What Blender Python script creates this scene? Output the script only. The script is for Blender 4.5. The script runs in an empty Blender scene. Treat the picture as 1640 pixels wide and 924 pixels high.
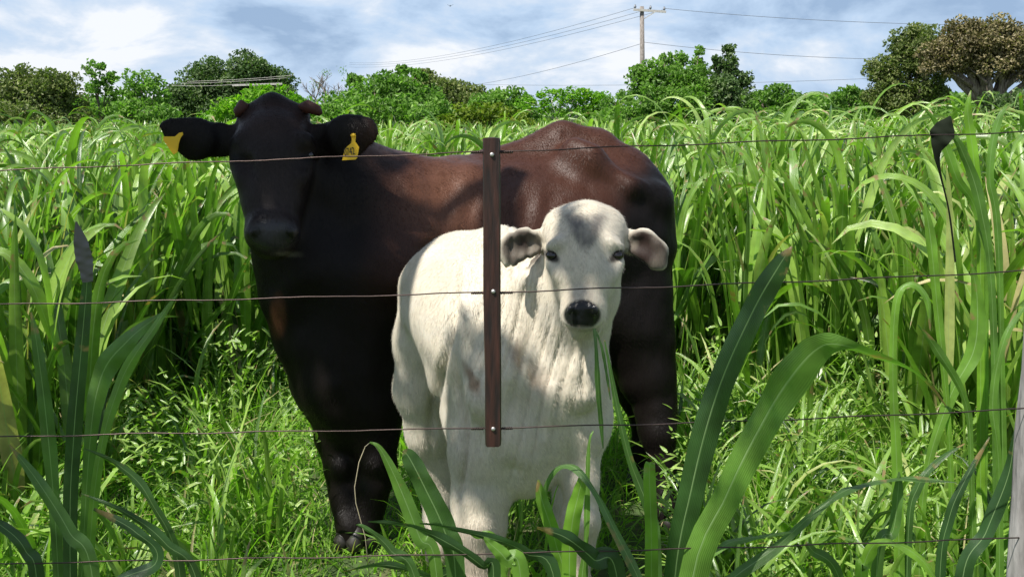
import bpy, math, random
import numpy as np
from mathutils import Vector, Matrix

rng = np.random.default_rng(11)
random.seed(5)
sc = bpy.context.scene
COL = sc.collection

# ------------------------------------------------------------------ camera
H = 1.5                      # eye height of the photographer
F = 1720.0                   # focal length in photo pixels (photo 1640 px wide)
PITCH = math.radians(9.15)
cam_d = bpy.data.cameras.new('camera')
cam_d.sensor_width = 36.0
cam_d.lens = 36.0 * F / 1640.0
cam_d.clip_start = 0.05
cam_d.clip_end = 8000
cam = bpy.data.objects.new('camera', cam_d)
cam.location = (0, 0, H)
cam.rotation_euler = (math.radians(90) - PITCH, 0, 0)
COL.objects.link(cam)
sc.camera = cam

# ------------------------------------------------------------------ light
SUN_DIR = Vector((-0.40, -0.36, 0.84)).normalized()      # towards the sun
elev = math.asin(SUN_DIR.z)
azim = math.atan2(SUN_DIR.x, SUN_DIR.y)
SUN_STRENGTH = 5.0
EXPOSURE = 0.62
sd = bpy.data.lights.new('sun', 'SUN')
sd.energy = SUN_STRENGTH
sd.angle = math.radians(0.53)
sd.color = (1.0, 0.955, 0.88)
sun = bpy.data.objects.new('sun', sd)
sun.rotation_euler = SUN_DIR.to_track_quat('Z', 'Y').to_euler()
sun.location = (0, 0, 30)
COL.objects.link(sun)

world = bpy.data.worlds.new('World')
sc.world = world
world.use_nodes = True
wn, wl = world.node_tree.nodes, world.node_tree.links
wn.clear()
out = wn.new('ShaderNodeOutputWorld')
sky = wn.new('ShaderNodeTexSky')
sky.sky_type = 'NISHITA'; sky.sun_disc = False
sky.sun_elevation = elev; sky.sun_rotation = azim
bg1 = wn.new('ShaderNodeBackground'); bg1.inputs['Strength'].default_value = 0.07
wl.new(sky.outputs[0], bg1.inputs['Color'])
tc = wn.new('ShaderNodeTexCoord')
mp = wn.new('ShaderNodeMapping'); mp.inputs['Scale'].default_value = (1, 1, 2.1)
mp.inputs['Location'].default_value = (0.35, 0.1, 0.0)
wl.new(tc.outputs['Generated'], mp.inputs['Vector'])
n1 = wn.new('ShaderNodeTexNoise'); n1.inputs['Scale'].default_value = 6.2
n1.inputs['Detail'].default_value = 7; n1.inputs['Roughness'].default_value = 0.58
n1.inputs['Distortion'].default_value = 0.25
wl.new(mp.outputs[0], n1.inputs['Vector'])
r1 = wn.new('ShaderNodeValToRGB')
r1.color_ramp.elements[0].position = 0.36; r1.color_ramp.elements[0].color = (0.21, 0.30, 0.44, 1)
r1.color_ramp.elements[1].position = 0.61; r1.color_ramp.elements[1].color = (0.60, 0.62, 0.66, 1)
e = r1.color_ramp.elements.new(0.47); e.color = (0.34, 0.44, 0.58, 1)
e = r1.color_ramp.elements.new(0.535); e.color = (0.43, 0.50, 0.60, 1)
wl.new(n1.outputs['Fac'], r1.inputs['Fac'])
bg2 = wn.new('ShaderNodeBackground'); bg2.inputs['Strength'].default_value = 1.05
wl.new(r1.outputs['Color'], bg2.inputs['Color'])
mxs = wn.new('ShaderNodeMixShader')
sxyz = wn.new('ShaderNodeSeparateXYZ'); wl.new(tc.outputs['Generated'], sxyz.inputs[0])
elr = wn.new('ShaderNodeMapRange'); elr.inputs[1].default_value = 0.15; elr.inputs[2].default_value = 0.6
elr.inputs[3].default_value = 0.93; elr.inputs[4].default_value = 0.28      # unseen sky overhead made darker to cut the fill light
wl.new(sxyz.outputs['Z'], elr.inputs[0]); wl.new(elr.outputs[0], mxs.inputs[0])
wl.new(bg1.outputs[0], mxs.inputs[1]); wl.new(bg2.outputs[0], mxs.inputs[2])
wl.new(mxs.outputs[0], out.inputs['Surface'])

vs = sc.view_settings
vs.view_transform = 'Standard'; vs.look = 'None'; vs.gamma = 1.0
vs.exposure = EXPOSURE; vs.use_curve_mapping = False
sc.cycles.use_denoising = True
sc.cycles.max_bounces = 7
sc.cycles.diffuse_bounces = 3
sc.cycles.glossy_bounces = 2
sc.cycles.transmission_bounces = 3
sc.cycles.transparent_max_bounces = 4

# ------------------------------------------------------------------ helpers
CP, SP = math.cos(PITCH), math.sin(PITCH)
def P(u, v, Y):
    """a point of the place, seen in the photo at (u, v), Y metres ahead"""
    x = (u - 820) / F; y = (462 - v) / F
    d = np.array([x, CP + y * SP, -SP + y * CP])
    return np.array([0, 0, H]) + d * (Y / d[1])
def R(px, v, Y):
    y = (462 - v) / F
    return px / F * Y / (CP + y * SP)
def proj(co):
    dz = co[:, 2] - H
    dep = co[:, 1] * CP - dz * SP
    up = co[:, 1] * SP + dz * CP
    return 820 + F * co[:, 0] / dep, 462 - F * up / dep
def ground_Y(v):
    return H / math.tan(math.atan((v - 462) / F) + PITCH)

def hash3(i, j, k, s):
    n = (i * 73856093) ^ (j * 19349663) ^ (k * 83492791) ^ (s * 2654435)
    n = n & 0x7fffffff
    n = (n * (n * n * 15731 + 789221) + 1376312589) & 0x7fffffff
    return n / 0x7fffffff
def noise(p, s=1, seed=0):
    p = np.asarray(p, float) * s + 1000.0
    i = np.floor(p).astype(np.int64); f = p - i
    f = f * f * (3 - 2 * f)
    r = 0
    for a in (0, 1):
        for b in (0, 1):
            for c in (0, 1):
                w = (f[:, 0] if a else 1 - f[:, 0]) * (f[:, 1] if b else 1 - f[:, 1]) * (f[:, 2] if c else 1 - f[:, 2])
                r = r + w * hash3(i[:, 0] + a, i[:, 1] + b, i[:, 2] + c, seed)
    return r

def mesh_from(name, V, Q, T=None, uv=None, attrs=None, smooth=True):
    me = bpy.data.meshes.new(name)
    V = np.ascontiguousarray(V, dtype=np.float32)
    Q = np.ascontiguousarray(Q, dtype=np.int32).reshape(-1, 4)
    nq = len(Q)
    loops = Q.ravel(); starts = np.arange(nq) * 4
    if T is not None and len(T):
        T = np.asarray(T, dtype=np.int32).reshape(-1, 3)
        starts = np.concatenate([starts, nq * 4 + np.arange(len(T)) * 3])
        loops = np.concatenate([loops, T.ravel()])
    me.vertices.add(len(V)); me.vertices.foreach_set('co', V.ravel())
    me.loops.add(len(loops)); me.loops.foreach_set('vertex_index', loops.astype(np.int32))
    me.polygons.add(len(starts)); me.polygons.foreach_set('loop_start', starts.astype(np.int32))
    me.polygons.foreach_set('use_smooth', np.full(len(starts), smooth, dtype=bool))
    if uv is not None:
        l = me.uv_layers.new(name='UVMap')
        l.data.foreach_set('uv', np.asarray(uv, np.float32)[loops].ravel())
    for k, a in (attrs or {}).items():
        a = np.asarray(a, np.float32)
        if a.ndim == 1:
            at = me.attributes.new(k, 'FLOAT', 'POINT'); at.data.foreach_set('value', a)
        else:
            if a.shape[1] == 3: a = np.hstack([a, np.ones((len(a), 1), np.float32)])
            at = me.attributes.new(k, 'FLOAT_COLOR', 'POINT'); at.data.foreach_set('color', a.ravel())
    me.update(calc_edges=True)
    me.validate()
    return me

def link(name, me, mat=None, parent=None, loc=None):
    o = bpy.data.objects.new(name, me)
    if mat is not None: me.materials.append(mat)
    COL.objects.link(o)
    if parent is not None:
        o.parent = parent
        o.location = (0, 0, 0) if parent.parent else -Vector(parent.location)     # meshes are made in place
    if loc is not None: o.location = loc
    return o
def empty(name, loc):
    o = bpy.data.objects.new(name, None); o.location = loc
    o.empty_display_size = 0.2
    COL.objects.link(o); return o
def tag(o, label=None, cat=None, group=None, kind=None):
    if label: o['label'] = label
    if cat: o['category'] = cat
    if group: o['group'] = group
    if kind: o['kind'] = kind
    return o

def tube(paths, sides=8):
    """paths: list of lists (point, radius) -> V, Q, T"""
    V = []; Q = []; T = []; off = 0
    for path in paths:
        pts = np.array([p for p, r in path], float); rad = [r for p, r in path]
        n = len(pts)
        tan = np.gradient(pts, axis=0)
        tan /= np.linalg.norm(tan, axis=1)[:, None] + 1e-9
        ref = np.array([0, 0, 1.0]) if abs(tan[0][2]) < 0.9 else np.array([1.0, 0, 0])
        a = np.cross(tan[0], ref); a /= np.linalg.norm(a)
        for i in range(n):
            a = a - tan[i] * a.dot(tan[i]); a /= np.linalg.norm(a) + 1e-9
            b = np.cross(tan[i], a)
            for k in range(sides):
                t = 2 * math.pi * k / sides
                V.append(pts[i] + rad[i] * (a * math.cos(t) + b * math.sin(t)))
        for i in range(n - 1):
            for k in range(sides):
                k2 = (k + 1) % sides
                Q.append((off + i * sides + k, off + i * sides + k2, off + (i + 1) * sides + k2, off + (i + 1) * sides + k))
        V.append(pts[0]); V.append(pts[-1])
        c0 = off + n * sides; c1 = c0 + 1
        for k in range(sides):
            k2 = (k + 1) % sides
            T.append((c0, off + k2, off + k)); T.append((c1, off + (n - 1) * sides + k, off + (n - 1) * sides + k2))
        off += n * sides + 2
    return np.array(V), np.array(Q), np.array(T)

# ------------------------------------------------------------------ materials
def new_mat(name):
    m = bpy.data.materials.new(name); m.use_nodes = True
    nt = m.node_tree; b = nt.nodes['Principled BSDF']
    return m, nt, b
def add_noise_bump(nt, b, scale, strength, dist=0.01, stretch=None, detail=4):
    t = nt.nodes.new('ShaderNodeTexCoord')
    n = nt.nodes.new('ShaderNodeTexNoise'); n.inputs['Scale'].default_value = scale
    n.inputs['Detail'].default_value = detail
    mpn = nt.nodes.new('ShaderNodeMapping')
    if stretch: mpn.inputs['Scale'].default_value = stretch
    nt.links.new(t.outputs['Object'], mpn.inputs[0]); nt.links.new(mpn.outputs[0], n.inputs['Vector'])
    bp = nt.nodes.new('ShaderNodeBump'); bp.inputs['Strength'].default_value = strength
    bp.inputs['Distance'].default_value = dist
    nt.links.new(n.outputs['Fac'], bp.inputs['Height']); nt.links.new(bp.outputs[0], b.inputs['Normal'])
    return n
def leaf_mat(name, ramp, transl=0.42, rough=0.42, spec=0.5, midrib=True, dark_base=False):
    """ramp: [(pos,colour)...] picked by the per-leaf 'tint' attribute"""
    m, nt, b = new_mat(name)
    N, L = nt.nodes, nt.links
    at = N.new('ShaderNodeAttribute'); at.attribute_name = 'tint'
    cr = N.new('ShaderNodeValToRGB')
    while len(cr.color_ramp.elements) > 2: cr.color_ramp.elements.remove(cr.color_ramp.elements[0])
    cr.color_ramp.elements[0].position = ramp[0][0]; cr.color_ramp.elements[0].color = (*ramp[0][1], 1)
    cr.color_ramp.elements[1].position = ramp[-1][0]; cr.color_ramp.elements[1].color = (*ramp[-1][1], 1)
    for p, c in ramp[1:-1]:
        e = cr.color_ramp.elements.new(p); e.color = (*c, 1)
    L.new(at.outputs['Fac'], cr.inputs['Fac'])
    col = cr.outputs['Color']
    tcn = N.new('ShaderNodeTexCoord')
    nz = N.new('ShaderNodeTexNoise'); nz.inputs['Scale'].default_value = 14; nz.inputs['Detail'].default_value = 3
    L.new(tcn.outputs['Object'], nz.inputs['Vector'])
    hs = N.new('ShaderNodeHueSaturation')
    mr = N.new('ShaderNodeMapRange'); mr.inputs[1].default_value = 0.3; mr.inputs[2].default_value = 0.7
    mr.inputs[3].default_value = 0.7; mr.inputs[4].default_value = 1.25
    L.new(nz.outputs['Fac'], mr.inputs[0]); L.new(mr.outputs[0], hs.inputs['Value']); L.new(col, hs.inputs['Color'])
    col = hs.outputs['Color']
    if midrib:
        uvn = N.new('ShaderNodeUVMap'); uvn.uv_map = 'UVMap'
        sx = N.new('ShaderNodeSeparateXYZ'); L.new(uvn.outputs[0], sx.inputs[0])
        # pale midrib
        s1 = N.new('ShaderNodeMath'); s1.operation = 'SUBTRACT'; s1.inputs[1].default_value = 0.5; L.new(sx.outputs['X'], s1.inputs[0])
        s2 = N.new('ShaderNodeMath'); s2.operation = 'ABSOLUTE'; L.new(s1.outputs[0], s2.inputs[0])
        s3 = N.new('ShaderNodeMapRange'); s3.inputs[1].default_value = 0.012; s3.inputs[2].default_value = 0.035
        s3.inputs[3].default_value = 0.55; s3.inputs[4].default_value = 0.0; L.new(s2.outputs[0], s3.inputs[0])
        mx = N.new('ShaderNodeMix'); mx.data_type = 'RGBA'
        L.new(s3.outputs[0], mx.inputs[0]); L.new(col, mx.inputs[6]); mx.inputs[7].default_value = (0.30, 0.42, 0.20, 1)
        col = mx.outputs[2]
        # dry tips, nicks and blemishes
        nb = N.new('ShaderNodeTexNoise'); nb.inputs['Scale'].default_value = 22; nb.inputs['Detail'].default_value = 4
        L.new(tcn.outputs['Object'], nb.inputs['Vector'])
        a1 = N.new('ShaderNodeMath'); a1.operation = 'MULTIPLY_ADD'; L.new(sx.outputs['Y'], a1.inputs[0]); a1.inputs[1].default_value = 0.42
        L.new(nb.outputs['Fac'], a1.inputs[2])
        a2 = N.new('ShaderNodeMapRange'); a2.inputs[1].default_value = 0.93; a2.inputs[2].default_value = 1.02; L.new(a1.outputs[0], a2.inputs[0])
        mb = N.new('ShaderNodeMix'); mb.data_type = 'RGBA'; L.new(a2.outputs[0], mb.inputs[0]); L.new(col, mb.inputs[6]); mb.inputs[7].default_value = (0.24, 0.17, 0.07, 1)
        col = mb.outputs[2]
        # veins along the blade
        wv = N.new('ShaderNodeTexWave'); wv.wave_type = 'BANDS'; wv.bands_direction = 'X'
        wv.inputs['Scale'].default_value = 5.0; wv.inputs['Distortion'].default_value = 0.6
        wv.inputs['Detail'].default_value = 1
        L.new(uvn.outputs[0], wv.inputs['Vector'])
        bp = N.new('ShaderNodeBump'); bp.inputs['Strength'].default_value = 0.35; bp.inputs['Distance'].default_value = 0.002
        L.new(wv.outputs['Fac'], bp.inputs['Height']); L.new(bp.outputs[0], b.inputs['Normal'])
    L.new(col, b.inputs['Base Color'])
    b.inputs['Roughness'].default_value = rough
    b.inputs['Specular IOR Level'].default_value = spec
    tr = N.new('ShaderNodeBsdfTranslucent')
    mu = N.new('ShaderNodeMix'); mu.data_type = 'RGBA'; mu.blend_type = 'MULTIPLY'; mu.inputs[0].default_value = 1
    L.new(col, mu.inputs[6]); mu.inputs[7].default_value = (1.45, 2.0, 0.6, 1)
    L.new(mu.outputs[2], tr.inputs['Color'])
    ms = N.new('ShaderNodeMixShader'); ms.inputs[0].default_value = transl
    L.new(b.outputs[0], ms.inputs[1]); L.new(tr.outputs[0], ms.inputs[2])
    L.new(ms.outputs[0], N['Material Output'].inputs['Surface'])
    return m

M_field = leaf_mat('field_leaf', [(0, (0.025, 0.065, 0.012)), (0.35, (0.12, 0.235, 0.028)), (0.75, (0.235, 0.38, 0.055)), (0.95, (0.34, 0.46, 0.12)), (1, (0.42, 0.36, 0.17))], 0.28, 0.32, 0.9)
M_short = leaf_mat('short_leaf', [(0, (0.06, 0.14, 0.012)), (0.6, (0.21, 0.40, 0.035)), (0.92, (0.30, 0.48, 0.07)), (1, (0.42, 0.37, 0.18))], 0.38, 0.45, 0.4)
M_fore = leaf_mat('fore_leaf', [(0, (0.022, 0.06, 0.018)), (0.5, (0.08, 0.165, 0.035)), (1, (0.20, 0.38, 0.03))], 0.33, 0.34, 0.6)

def tree_mat(name, lo, mid, hi, transl=0.3):
    return leaf_mat(name, [(0, lo), (0.55, mid), (1, hi)], transl, 0.5, 0.3, midrib=False)
M_tree_green = tree_mat('tree_green', (0.05, 0.11, 0.018), (0.14, 0.26, 0.045), (0.27, 0.41, 0.10), 0.38)
M_tree_dark = tree_mat('tree_dark', (0.025, 0.055, 0.016), (0.08, 0.14, 0.04), (0.22, 0.28, 0.13), 0.28)
M_tree_bright = tree_mat('tree_bright', (0.07, 0.17, 0.012), (0.15, 0.31, 0.02), (0.27, 0.42, 0.04), 0.42)
M_tree_yellow = tree_mat('tree_yellow', (0.06, 0.10, 0.01), (0.14, 0.20, 0.015), (0.24, 0.30, 0.03), 0.35)
M_tree_brown = tree_mat('tree_brown', (0.05, 0.045, 0.02), (0.18, 0.15, 0.07), (0.40, 0.34, 0.20), 0.25)
M_tree_olive = tree_mat('tree_olive', (0.04, 0.065, 0.016), (0.14, 0.18, 0.05), (0.32, 0.33, 0.14), 0.3)

def bark(name, c1, c2):
    m, nt, b = new_mat(name)
    n = add_noise_bump(nt, b, 18, 0.8, 0.03, (1, 1, 0.25))
    cr = nt.nodes.new('ShaderNodeValToRGB'); cr.color_ramp.elements[0].color = (*c1, 1); cr.color_ramp.elements[1].color = (*c2, 1)
    cr.color_ramp.elements[0].position = 0.35; cr.color_ramp.elements[1].position = 0.65
    nt.links.new(n.outputs['Fac'], cr.inputs['Fac']); nt.links.new(cr.outputs['Color'], b.inputs['Base Color'])
    b.inputs['Roughness'].default_value = 0.9
    return m
M_bark = bark('bark_grey', (0.08, 0.06, 0.045), (0.25, 0.21, 0.17))
M_bark_pale = bark('bark_pale', (0.35, 0.33, 0.29), (0.6, 0.58, 0.53))
M_post = bark('old_post_wood', (0.13, 0.12, 0.115), (0.32, 0.31, 0.30))

M_ground, nt, b = new_mat('pasture_soil')
n = add_noise_bump(nt, b, 9, 0.9, 0.04, None, 8)
cr = nt.nodes.new('ShaderNodeValToRGB')
cr.color_ramp.elements[0].color = (0.03, 0.045, 0.012, 1); cr.color_ramp.elements[0].position = 0.3
cr.color_ramp.elements[1].color = (0.12, 0.10, 0.05, 1); cr.color_ramp.elements[1].position = 0.75
e = cr.color_ramp.elements.new(0.5); e.color = (0.05, 0.09, 0.02, 1)
nt.links.new(n.outputs['Fac'], cr.inputs['Fac']); nt.links.new(cr.outputs['Color'], b.inputs['Base Color'])
b.inputs['Roughness'].default_value = 0.95

def metal(name, c, rough=0.5, met=0.9):
    m, nt, b = new_mat(name)
    n = add_noise_bump(nt, b, 300, 0.3, 0.001)
    b.inputs['Base Color'].default_value = (*c, 1); b.inputs['Metallic'].default_value = met
    b.inputs['Roughness'].default_value = rough
    return m
M_wire = metal('rusty_wire', (0.07, 0.05, 0.045), 0.45, 0.85)
M_rivet = metal('bright_rivet', (0.5, 0.49, 0.47), 0.5)
M_cable = metal('dark_cable', (0.09, 0.10, 0.12), 0.6, 0.0)
M_concrete = bark('weathered_pole', (0.15, 0.13, 0.115), (0.28, 0.25, 0.23))
M_pale_arm = bark('pale_crossarm', (0.35, 0.33, 0.31), (0.5, 0.48, 0.45))
M_porcelain = metal('porcelain', (0.12, 0.13, 0.15), 0.3, 0.0)

M_batten, nt, b = new_mat('stained_batten_wood')
n = add_noise_bump(nt, b, 30, 0.9, 0.004, (3, 3, 0.35), 9)
cr = nt.nodes.new('ShaderNodeValToRGB')
cr.color_ramp.elements[0].color = (0.009, 0.004, 0.003, 1); cr.color_ramp.elements[0].position = 0.35
cr.color_ramp.elements[1].color = (0.045, 0.014, 0.008, 1); cr.color_ramp.elements[1].position = 0.68
nt.links.new(n.outputs['Fac'], cr.inputs['Fac']); nt.links.new(cr.outputs['Color'], b.inputs['Base Color'])
b.inputs['Roughness'].default_value = 0.55

def coat_mat(name, hair_scale, bump, sheen, base_rough, spec0=0.15):
    """short hair coat: colour from the coat pattern stored on the skin, attribute 'wet' makes the nose shine"""
    m, nt, b = new_mat(name)
    N, L = nt.nodes, nt.links
    at = N.new('ShaderNodeAttribute'); at.attribute_name = 'coat'
    t = N.new('ShaderNodeTexCoord')
    mpn = N.new('ShaderNodeMapping'); mpn.inputs['Scale'].default_value = (1, 1, 0.22); mpn.inputs['Rotation'].default_value = (0.1, 0.25, 0)
    L.new(t.outputs['Object'], mpn.inputs[0])
    n = N.new('ShaderNodeTexNoise'); n.inputs['Scale'].default_value = hair_scale; n.inputs['Detail'].default_value = 5
    n.inputs['Roughness'].default_value = 0.65
    L.new(mpn.outputs[0], n.inputs['Vector'])
    n2 = N.new('ShaderNodeTexNoise'); n2.inputs['Scale'].default_value = 9; n2.inputs['Detail'].default_value = 4
    L.new(t.outputs['Object'], n2.inputs['Vector'])
    ad = N.new('ShaderNodeMath'); ad.operation = 'ADD'; L.new(n.outputs['Fac'], ad.inputs[0]); L.new(n2.outputs['Fac'], ad.inputs[1])
    mr = N.new('ShaderNodeMapRange'); mr.inputs[1].default_value = 0.6; mr.inputs[2].default_value = 1.4
    mr.inputs[3].default_value = 0.78; mr.inputs[4].default_value = 1.2; L.new(ad.outputs[0], mr.inputs[0])
    hs = N.new('ShaderNodeHueSaturation'); L.new(at.outputs['Color'], hs.inputs['Color']); L.new(mr.outputs[0], hs.inputs['Value'])
    L.new(hs.outputs['Color'], b.inputs['Base Color'])
    bp = N.new('ShaderNodeBump'); bp.inputs['Strength'].default_value = bump; bp.inputs['Distance'].default_value = 0.004
    L.new(n.outputs['Fac'], bp.inputs['Height']); L.new(bp.outputs[0], b.inputs['Normal'])
    aw = N.new('ShaderNodeAttribute'); aw.attribute_name = 'wet'
    rr = N.new('ShaderNodeMapRange'); rr.inputs[3].default_value = base_rough; rr.inputs[4].default_value = 0.22
    L.new(aw.outputs['Fac'], rr.inputs[0]); L.new(rr.outputs[0], b.inputs['Roughness'])
    sp = N.new('ShaderNodeMapRange'); sp.inputs[3].default_value = spec0; sp.inputs[4].default_value = 0.35
    L.new(aw.outputs['Fac'], sp.inputs[0]); L.new(sp.outputs[0], b.inputs['Specular IOR Level'])
    b.inputs['Sheen Weight'].default_value = sheen
    b.inputs['Sheen Roughness'].default_value = 0.4
    return m
M_cow = coat_mat('cow_coat', 160, 0.6, 0.0, 0.5)
M_calf = coat_mat('calf_coat', 180, 0.4, 0.12, 0.6)
M_calf.node_tree.nodes['Principled BSDF'].inputs['Subsurface Weight'].default_value = 0.08
M_calf.node_tree.nodes['Principled BSDF'].inputs['Subsurface Radius'].default_value = (0.02, 0.008, 0.005)

def plain(name, c, rough=0.4, spec=0.5):
    m, nt, b = new_mat(name)
    n = add_noise_bump(nt, b, 120, 0.15, 0.001)
    b.inputs['Base Color'].default_value = (*c, 1); b.inputs['Roughness'].default_value = rough
    b.inputs['Specular IOR Level'].default_value = spec
    return m
M_eye = plain('eye_black', (0.006, 0.004, 0.004), 0.08, 0.7)
M_hoof = plain('hoof_horn', (0.02, 0.017, 0.015), 0.5)
M_horn = plain('horn_scur', (0.05, 0.017, 0.011), 0.6, 0.3)
M_tagy = plain('yellow_tag_plastic', (0.78, 0.47, 0.012), 0.38)
M_ink = plain('tag_ink', (0.02, 0.015, 0.01), 0.6)
M_bird = plain('bird_dark', (0.02, 0.02, 0.025), 0.7)
M_deadleaf = plain('dark_leaf', (0.009, 0.013, 0.007), 0.8, 0.1)
M_greyleaf = plain('grey_dry_leaf', (0.13, 0.125, 0.12), 0.7)
M_white = plain('white_paint', (0.75, 0.74, 0.72), 0.5)
M_drystem = plain('dry_stem_straw', (0.42, 0.36, 0.24), 0.7)

def hair_mat(name, rough, spec):
    m, nt, b = new_mat(name)
    at = nt.nodes.new('ShaderNodeAttribute'); at.attribute_name = 'coat'
    n = nt.nodes.new('ShaderNodeTexNoise'); n.inputs['Scale'].default_value = 30
    hs = nt.nodes.new('ShaderNodeHueSaturation'); mr = nt.nodes.new('ShaderNodeMapRange')
    mr.inputs[3].default_value = 0.85; mr.inputs[4].default_value = 1.15
    nt.links.new(n.outputs['Fac'], mr.inputs[0]); nt.links.new(mr.outputs[0], hs.inputs['Value'])
    nt.links.new(at.outputs['Color'], hs.inputs['Color']); nt.links.new(hs.outputs['Color'], b.inputs['Base Color'])
    b.inputs['Roughness'].default_value = rough; b.inputs['Specular IOR Level'].default_value = spec
    return m
M_cow_hair = hair_mat('cow_hair', 0.42, 0.14)
M_calf_hair = hair_mat('calf_hair', 0.5, 0.35)

# ------------------------------------------------------------------ ground
def make_ground():
    # one sheet, gently uneven near the camera, out to the horizon
    xs = np.concatenate([[-4000, -800, -200, -60], np.linspace(-20, 20, 81), [60, 200, 800, 4000]])
    ys = np.concatenate([[-600, -60, -12], np.linspace(-6, 30, 73), [50, 90, 200, 800, 5000]])
    X, Yy = np.meshgrid(xs, ys)
    pts = np.stack([X.ravel(), Yy.ravel(), np.zeros(X.size)], 1)
    near = (np.abs(pts[:, 0]) < 18) & (pts[:, 1] > -5) & (pts[:, 1] < 29)
    pts[:, 2] = np.where(near, (noise(pts, 1.3, 3) - 0.5) * 0.03 - 0.012, -0.012)
    nx = len(xs); ny = len(ys)
    I = np.arange(nx * ny).reshape(ny, nx)
    Q = np.stack([I[:-1, :-1], I[:-1, 1:], I[1:, 1:], I[1:, :-1]], -1).reshape(-1, 4)
    o = link('ground', mesh_from('ground', pts, Q), M_ground)
    tag(o, kind='structure')
make_ground()

# ------------------------------------------------------------------ trees
def leaf_cloud(centers, sizes, tints, seed, flat=0.0, aspect=0.5):
    """one small folded leaf (2 quads) per centre"""
    g = np.random.default_rng(seed)
    n = len(centers)
    a = g.normal(size=(n, 3)); a[:, 2] *= (1 - flat)
    a /= np.linalg.norm(a, axis=1)[:, None]
    b = g.normal(size=(n, 3)); b[:, 2] *= (1 - flat)
    b -= a * np.sum(a * b, 1)[:, None]; b /= np.linalg.norm(b, axis=1)[:, None]
    c = np.cross(a, b)
    s = sizes[:, None]
    fold = c * s * 0.18
    v0 = centers - a * s * 0.5
    v1 = centers + b * s * aspect * 0.5 + fold
    v2 = centers + a * s * 0.5 - fold * 0.5
    v3 = centers - b * s * aspect * 0.5 + fold
    V = np.stack([v0, v1, v2, v3], 1).reshape(-1, 3)
    Q = np.arange(n * 4).reshape(-1, 4)
    T = np.concatenate([Q[:, [0, 1, 2]], Q[:, [0, 2, 3]]])
    return V, T, np.repeat(tints, 4)

def tree(name, label, cat, lobes, base_uvY, mat, leaf, dens, seed, barkm=None, trunk_r=0.16, limbs=True, group=None,
         trunk_fork=0.45, hollow=0.55, flat=0.0):
    """lobes: (u, v, Y, ru_px, rv_px) clumps of the crown in photo pixels at their distance"""
    g = np.random.default_rng(seed)
    u0, Y0 = base_uvY
    base = P(u0, 300, Y0); base[2] = 0.0
    root = empty(name, base)
    tag(root, label, cat, group)
    C = []; S = []; Tn = []
    cents = []
    for (u, v, Y, ru, rv) in lobes:
        c = P(u, v, Y); a = R(ru * 1.15, v, Y); bb = R(rv * 1.12, v, Y)
        cents.append((c, a, bb))
        nsub = max(12, int(18 + a * bb * 3.6))
        # sub clumps on the lobe
        d = g.normal(size=(nsub, 3)); d /= np.linalg.norm(d, axis=1)[:, None]
        rad = g.uniform(0.35, 0.95, nsub)[:, None]
        sc_ = c + d * rad * np.array([a, (a + bb) / 2, bb])
        for s_ in sc_:
            rs = (bb * 1.5 if flat > .3 else (a + bb) / 2) * g.uniform(0.24, 0.46)
            m = int(dens * (rs ** 2) / (leaf ** 2) * 30)
            m = max(m, 14)
            dd = g.normal(size=(m, 3)); dd /= np.linalg.norm(dd, axis=1)[:, None]
            rr = g.uniform(hollow, 1.08, m)[:, None] ** 0.8
            pp = s_ + dd * rr * rs * np.array([1.15, 1.1, 0.85])
            C.append(pp); S.append(leaf * g.uniform(0.6, 1.35, m))
            Tn.append(np.clip(g.normal(g.uniform(0.3, 0.7), 0.16, m), 0, 1))
    C = np.concatenate(C); S = np.concatenate(S); Tn = np.concatenate(Tn)
    keep = C[:, 2] > 0.15
    C, S, Tn = C[keep], S[keep], Tn[keep]
    V, T, tt = leaf_cloud(C, S, Tn, seed + 1, flat, 0.6)
    crown = link('crown', mesh_from('crown', V, np.zeros((0, 4)), T, attrs={'tint': tt}, smooth=False), mat, root)
    # trunk and limbs
    allc = np.array([c for c, a, b_ in cents])
    top = allc.mean(0)
    fork = base + (top - base) * trunk_fork; fork[2] = max(top[2] * trunk_fork, 0.4)
    paths = [[(base - np.array([0, 0, 0.1]), trunk_r * 1.35), (base + (fork - base) * 0.3 + g.normal(size=3) * 0.05, trunk_r), (fork, trunk_r * 0.75)]]
    if limbs:
        for c, a, b_ in cents:
            mid = fork + (c - fork) * 0.5 + g.normal(size=3) * 0.12 * a
            tip = c + np.array([0, 0, b_ * 0.4])
            paths.append([(fork - np.array([0, 0, 0.1]), trunk_r * 0.6), (mid, trunk_r * 0.4), (tip, trunk_r * 0.12)])
            for k in range(3):
                e = c + g.uniform(-1, 1, size=3) * np.array([a, a, b_]) * 0.55
                paths.append([(mid, trunk_r * 0.25), ((mid + e) / 2 + g.normal(size=3) * 0.08 * a, trunk_r * 0.15), (e, trunk_r * 0.05)])
    V, Q, T = tube(paths, 7)
    link('trunk', mesh_from('trunk', V, Q, T), barkm or M_bark, root)
    return root

TG = 'trees standing behind the field'
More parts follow.
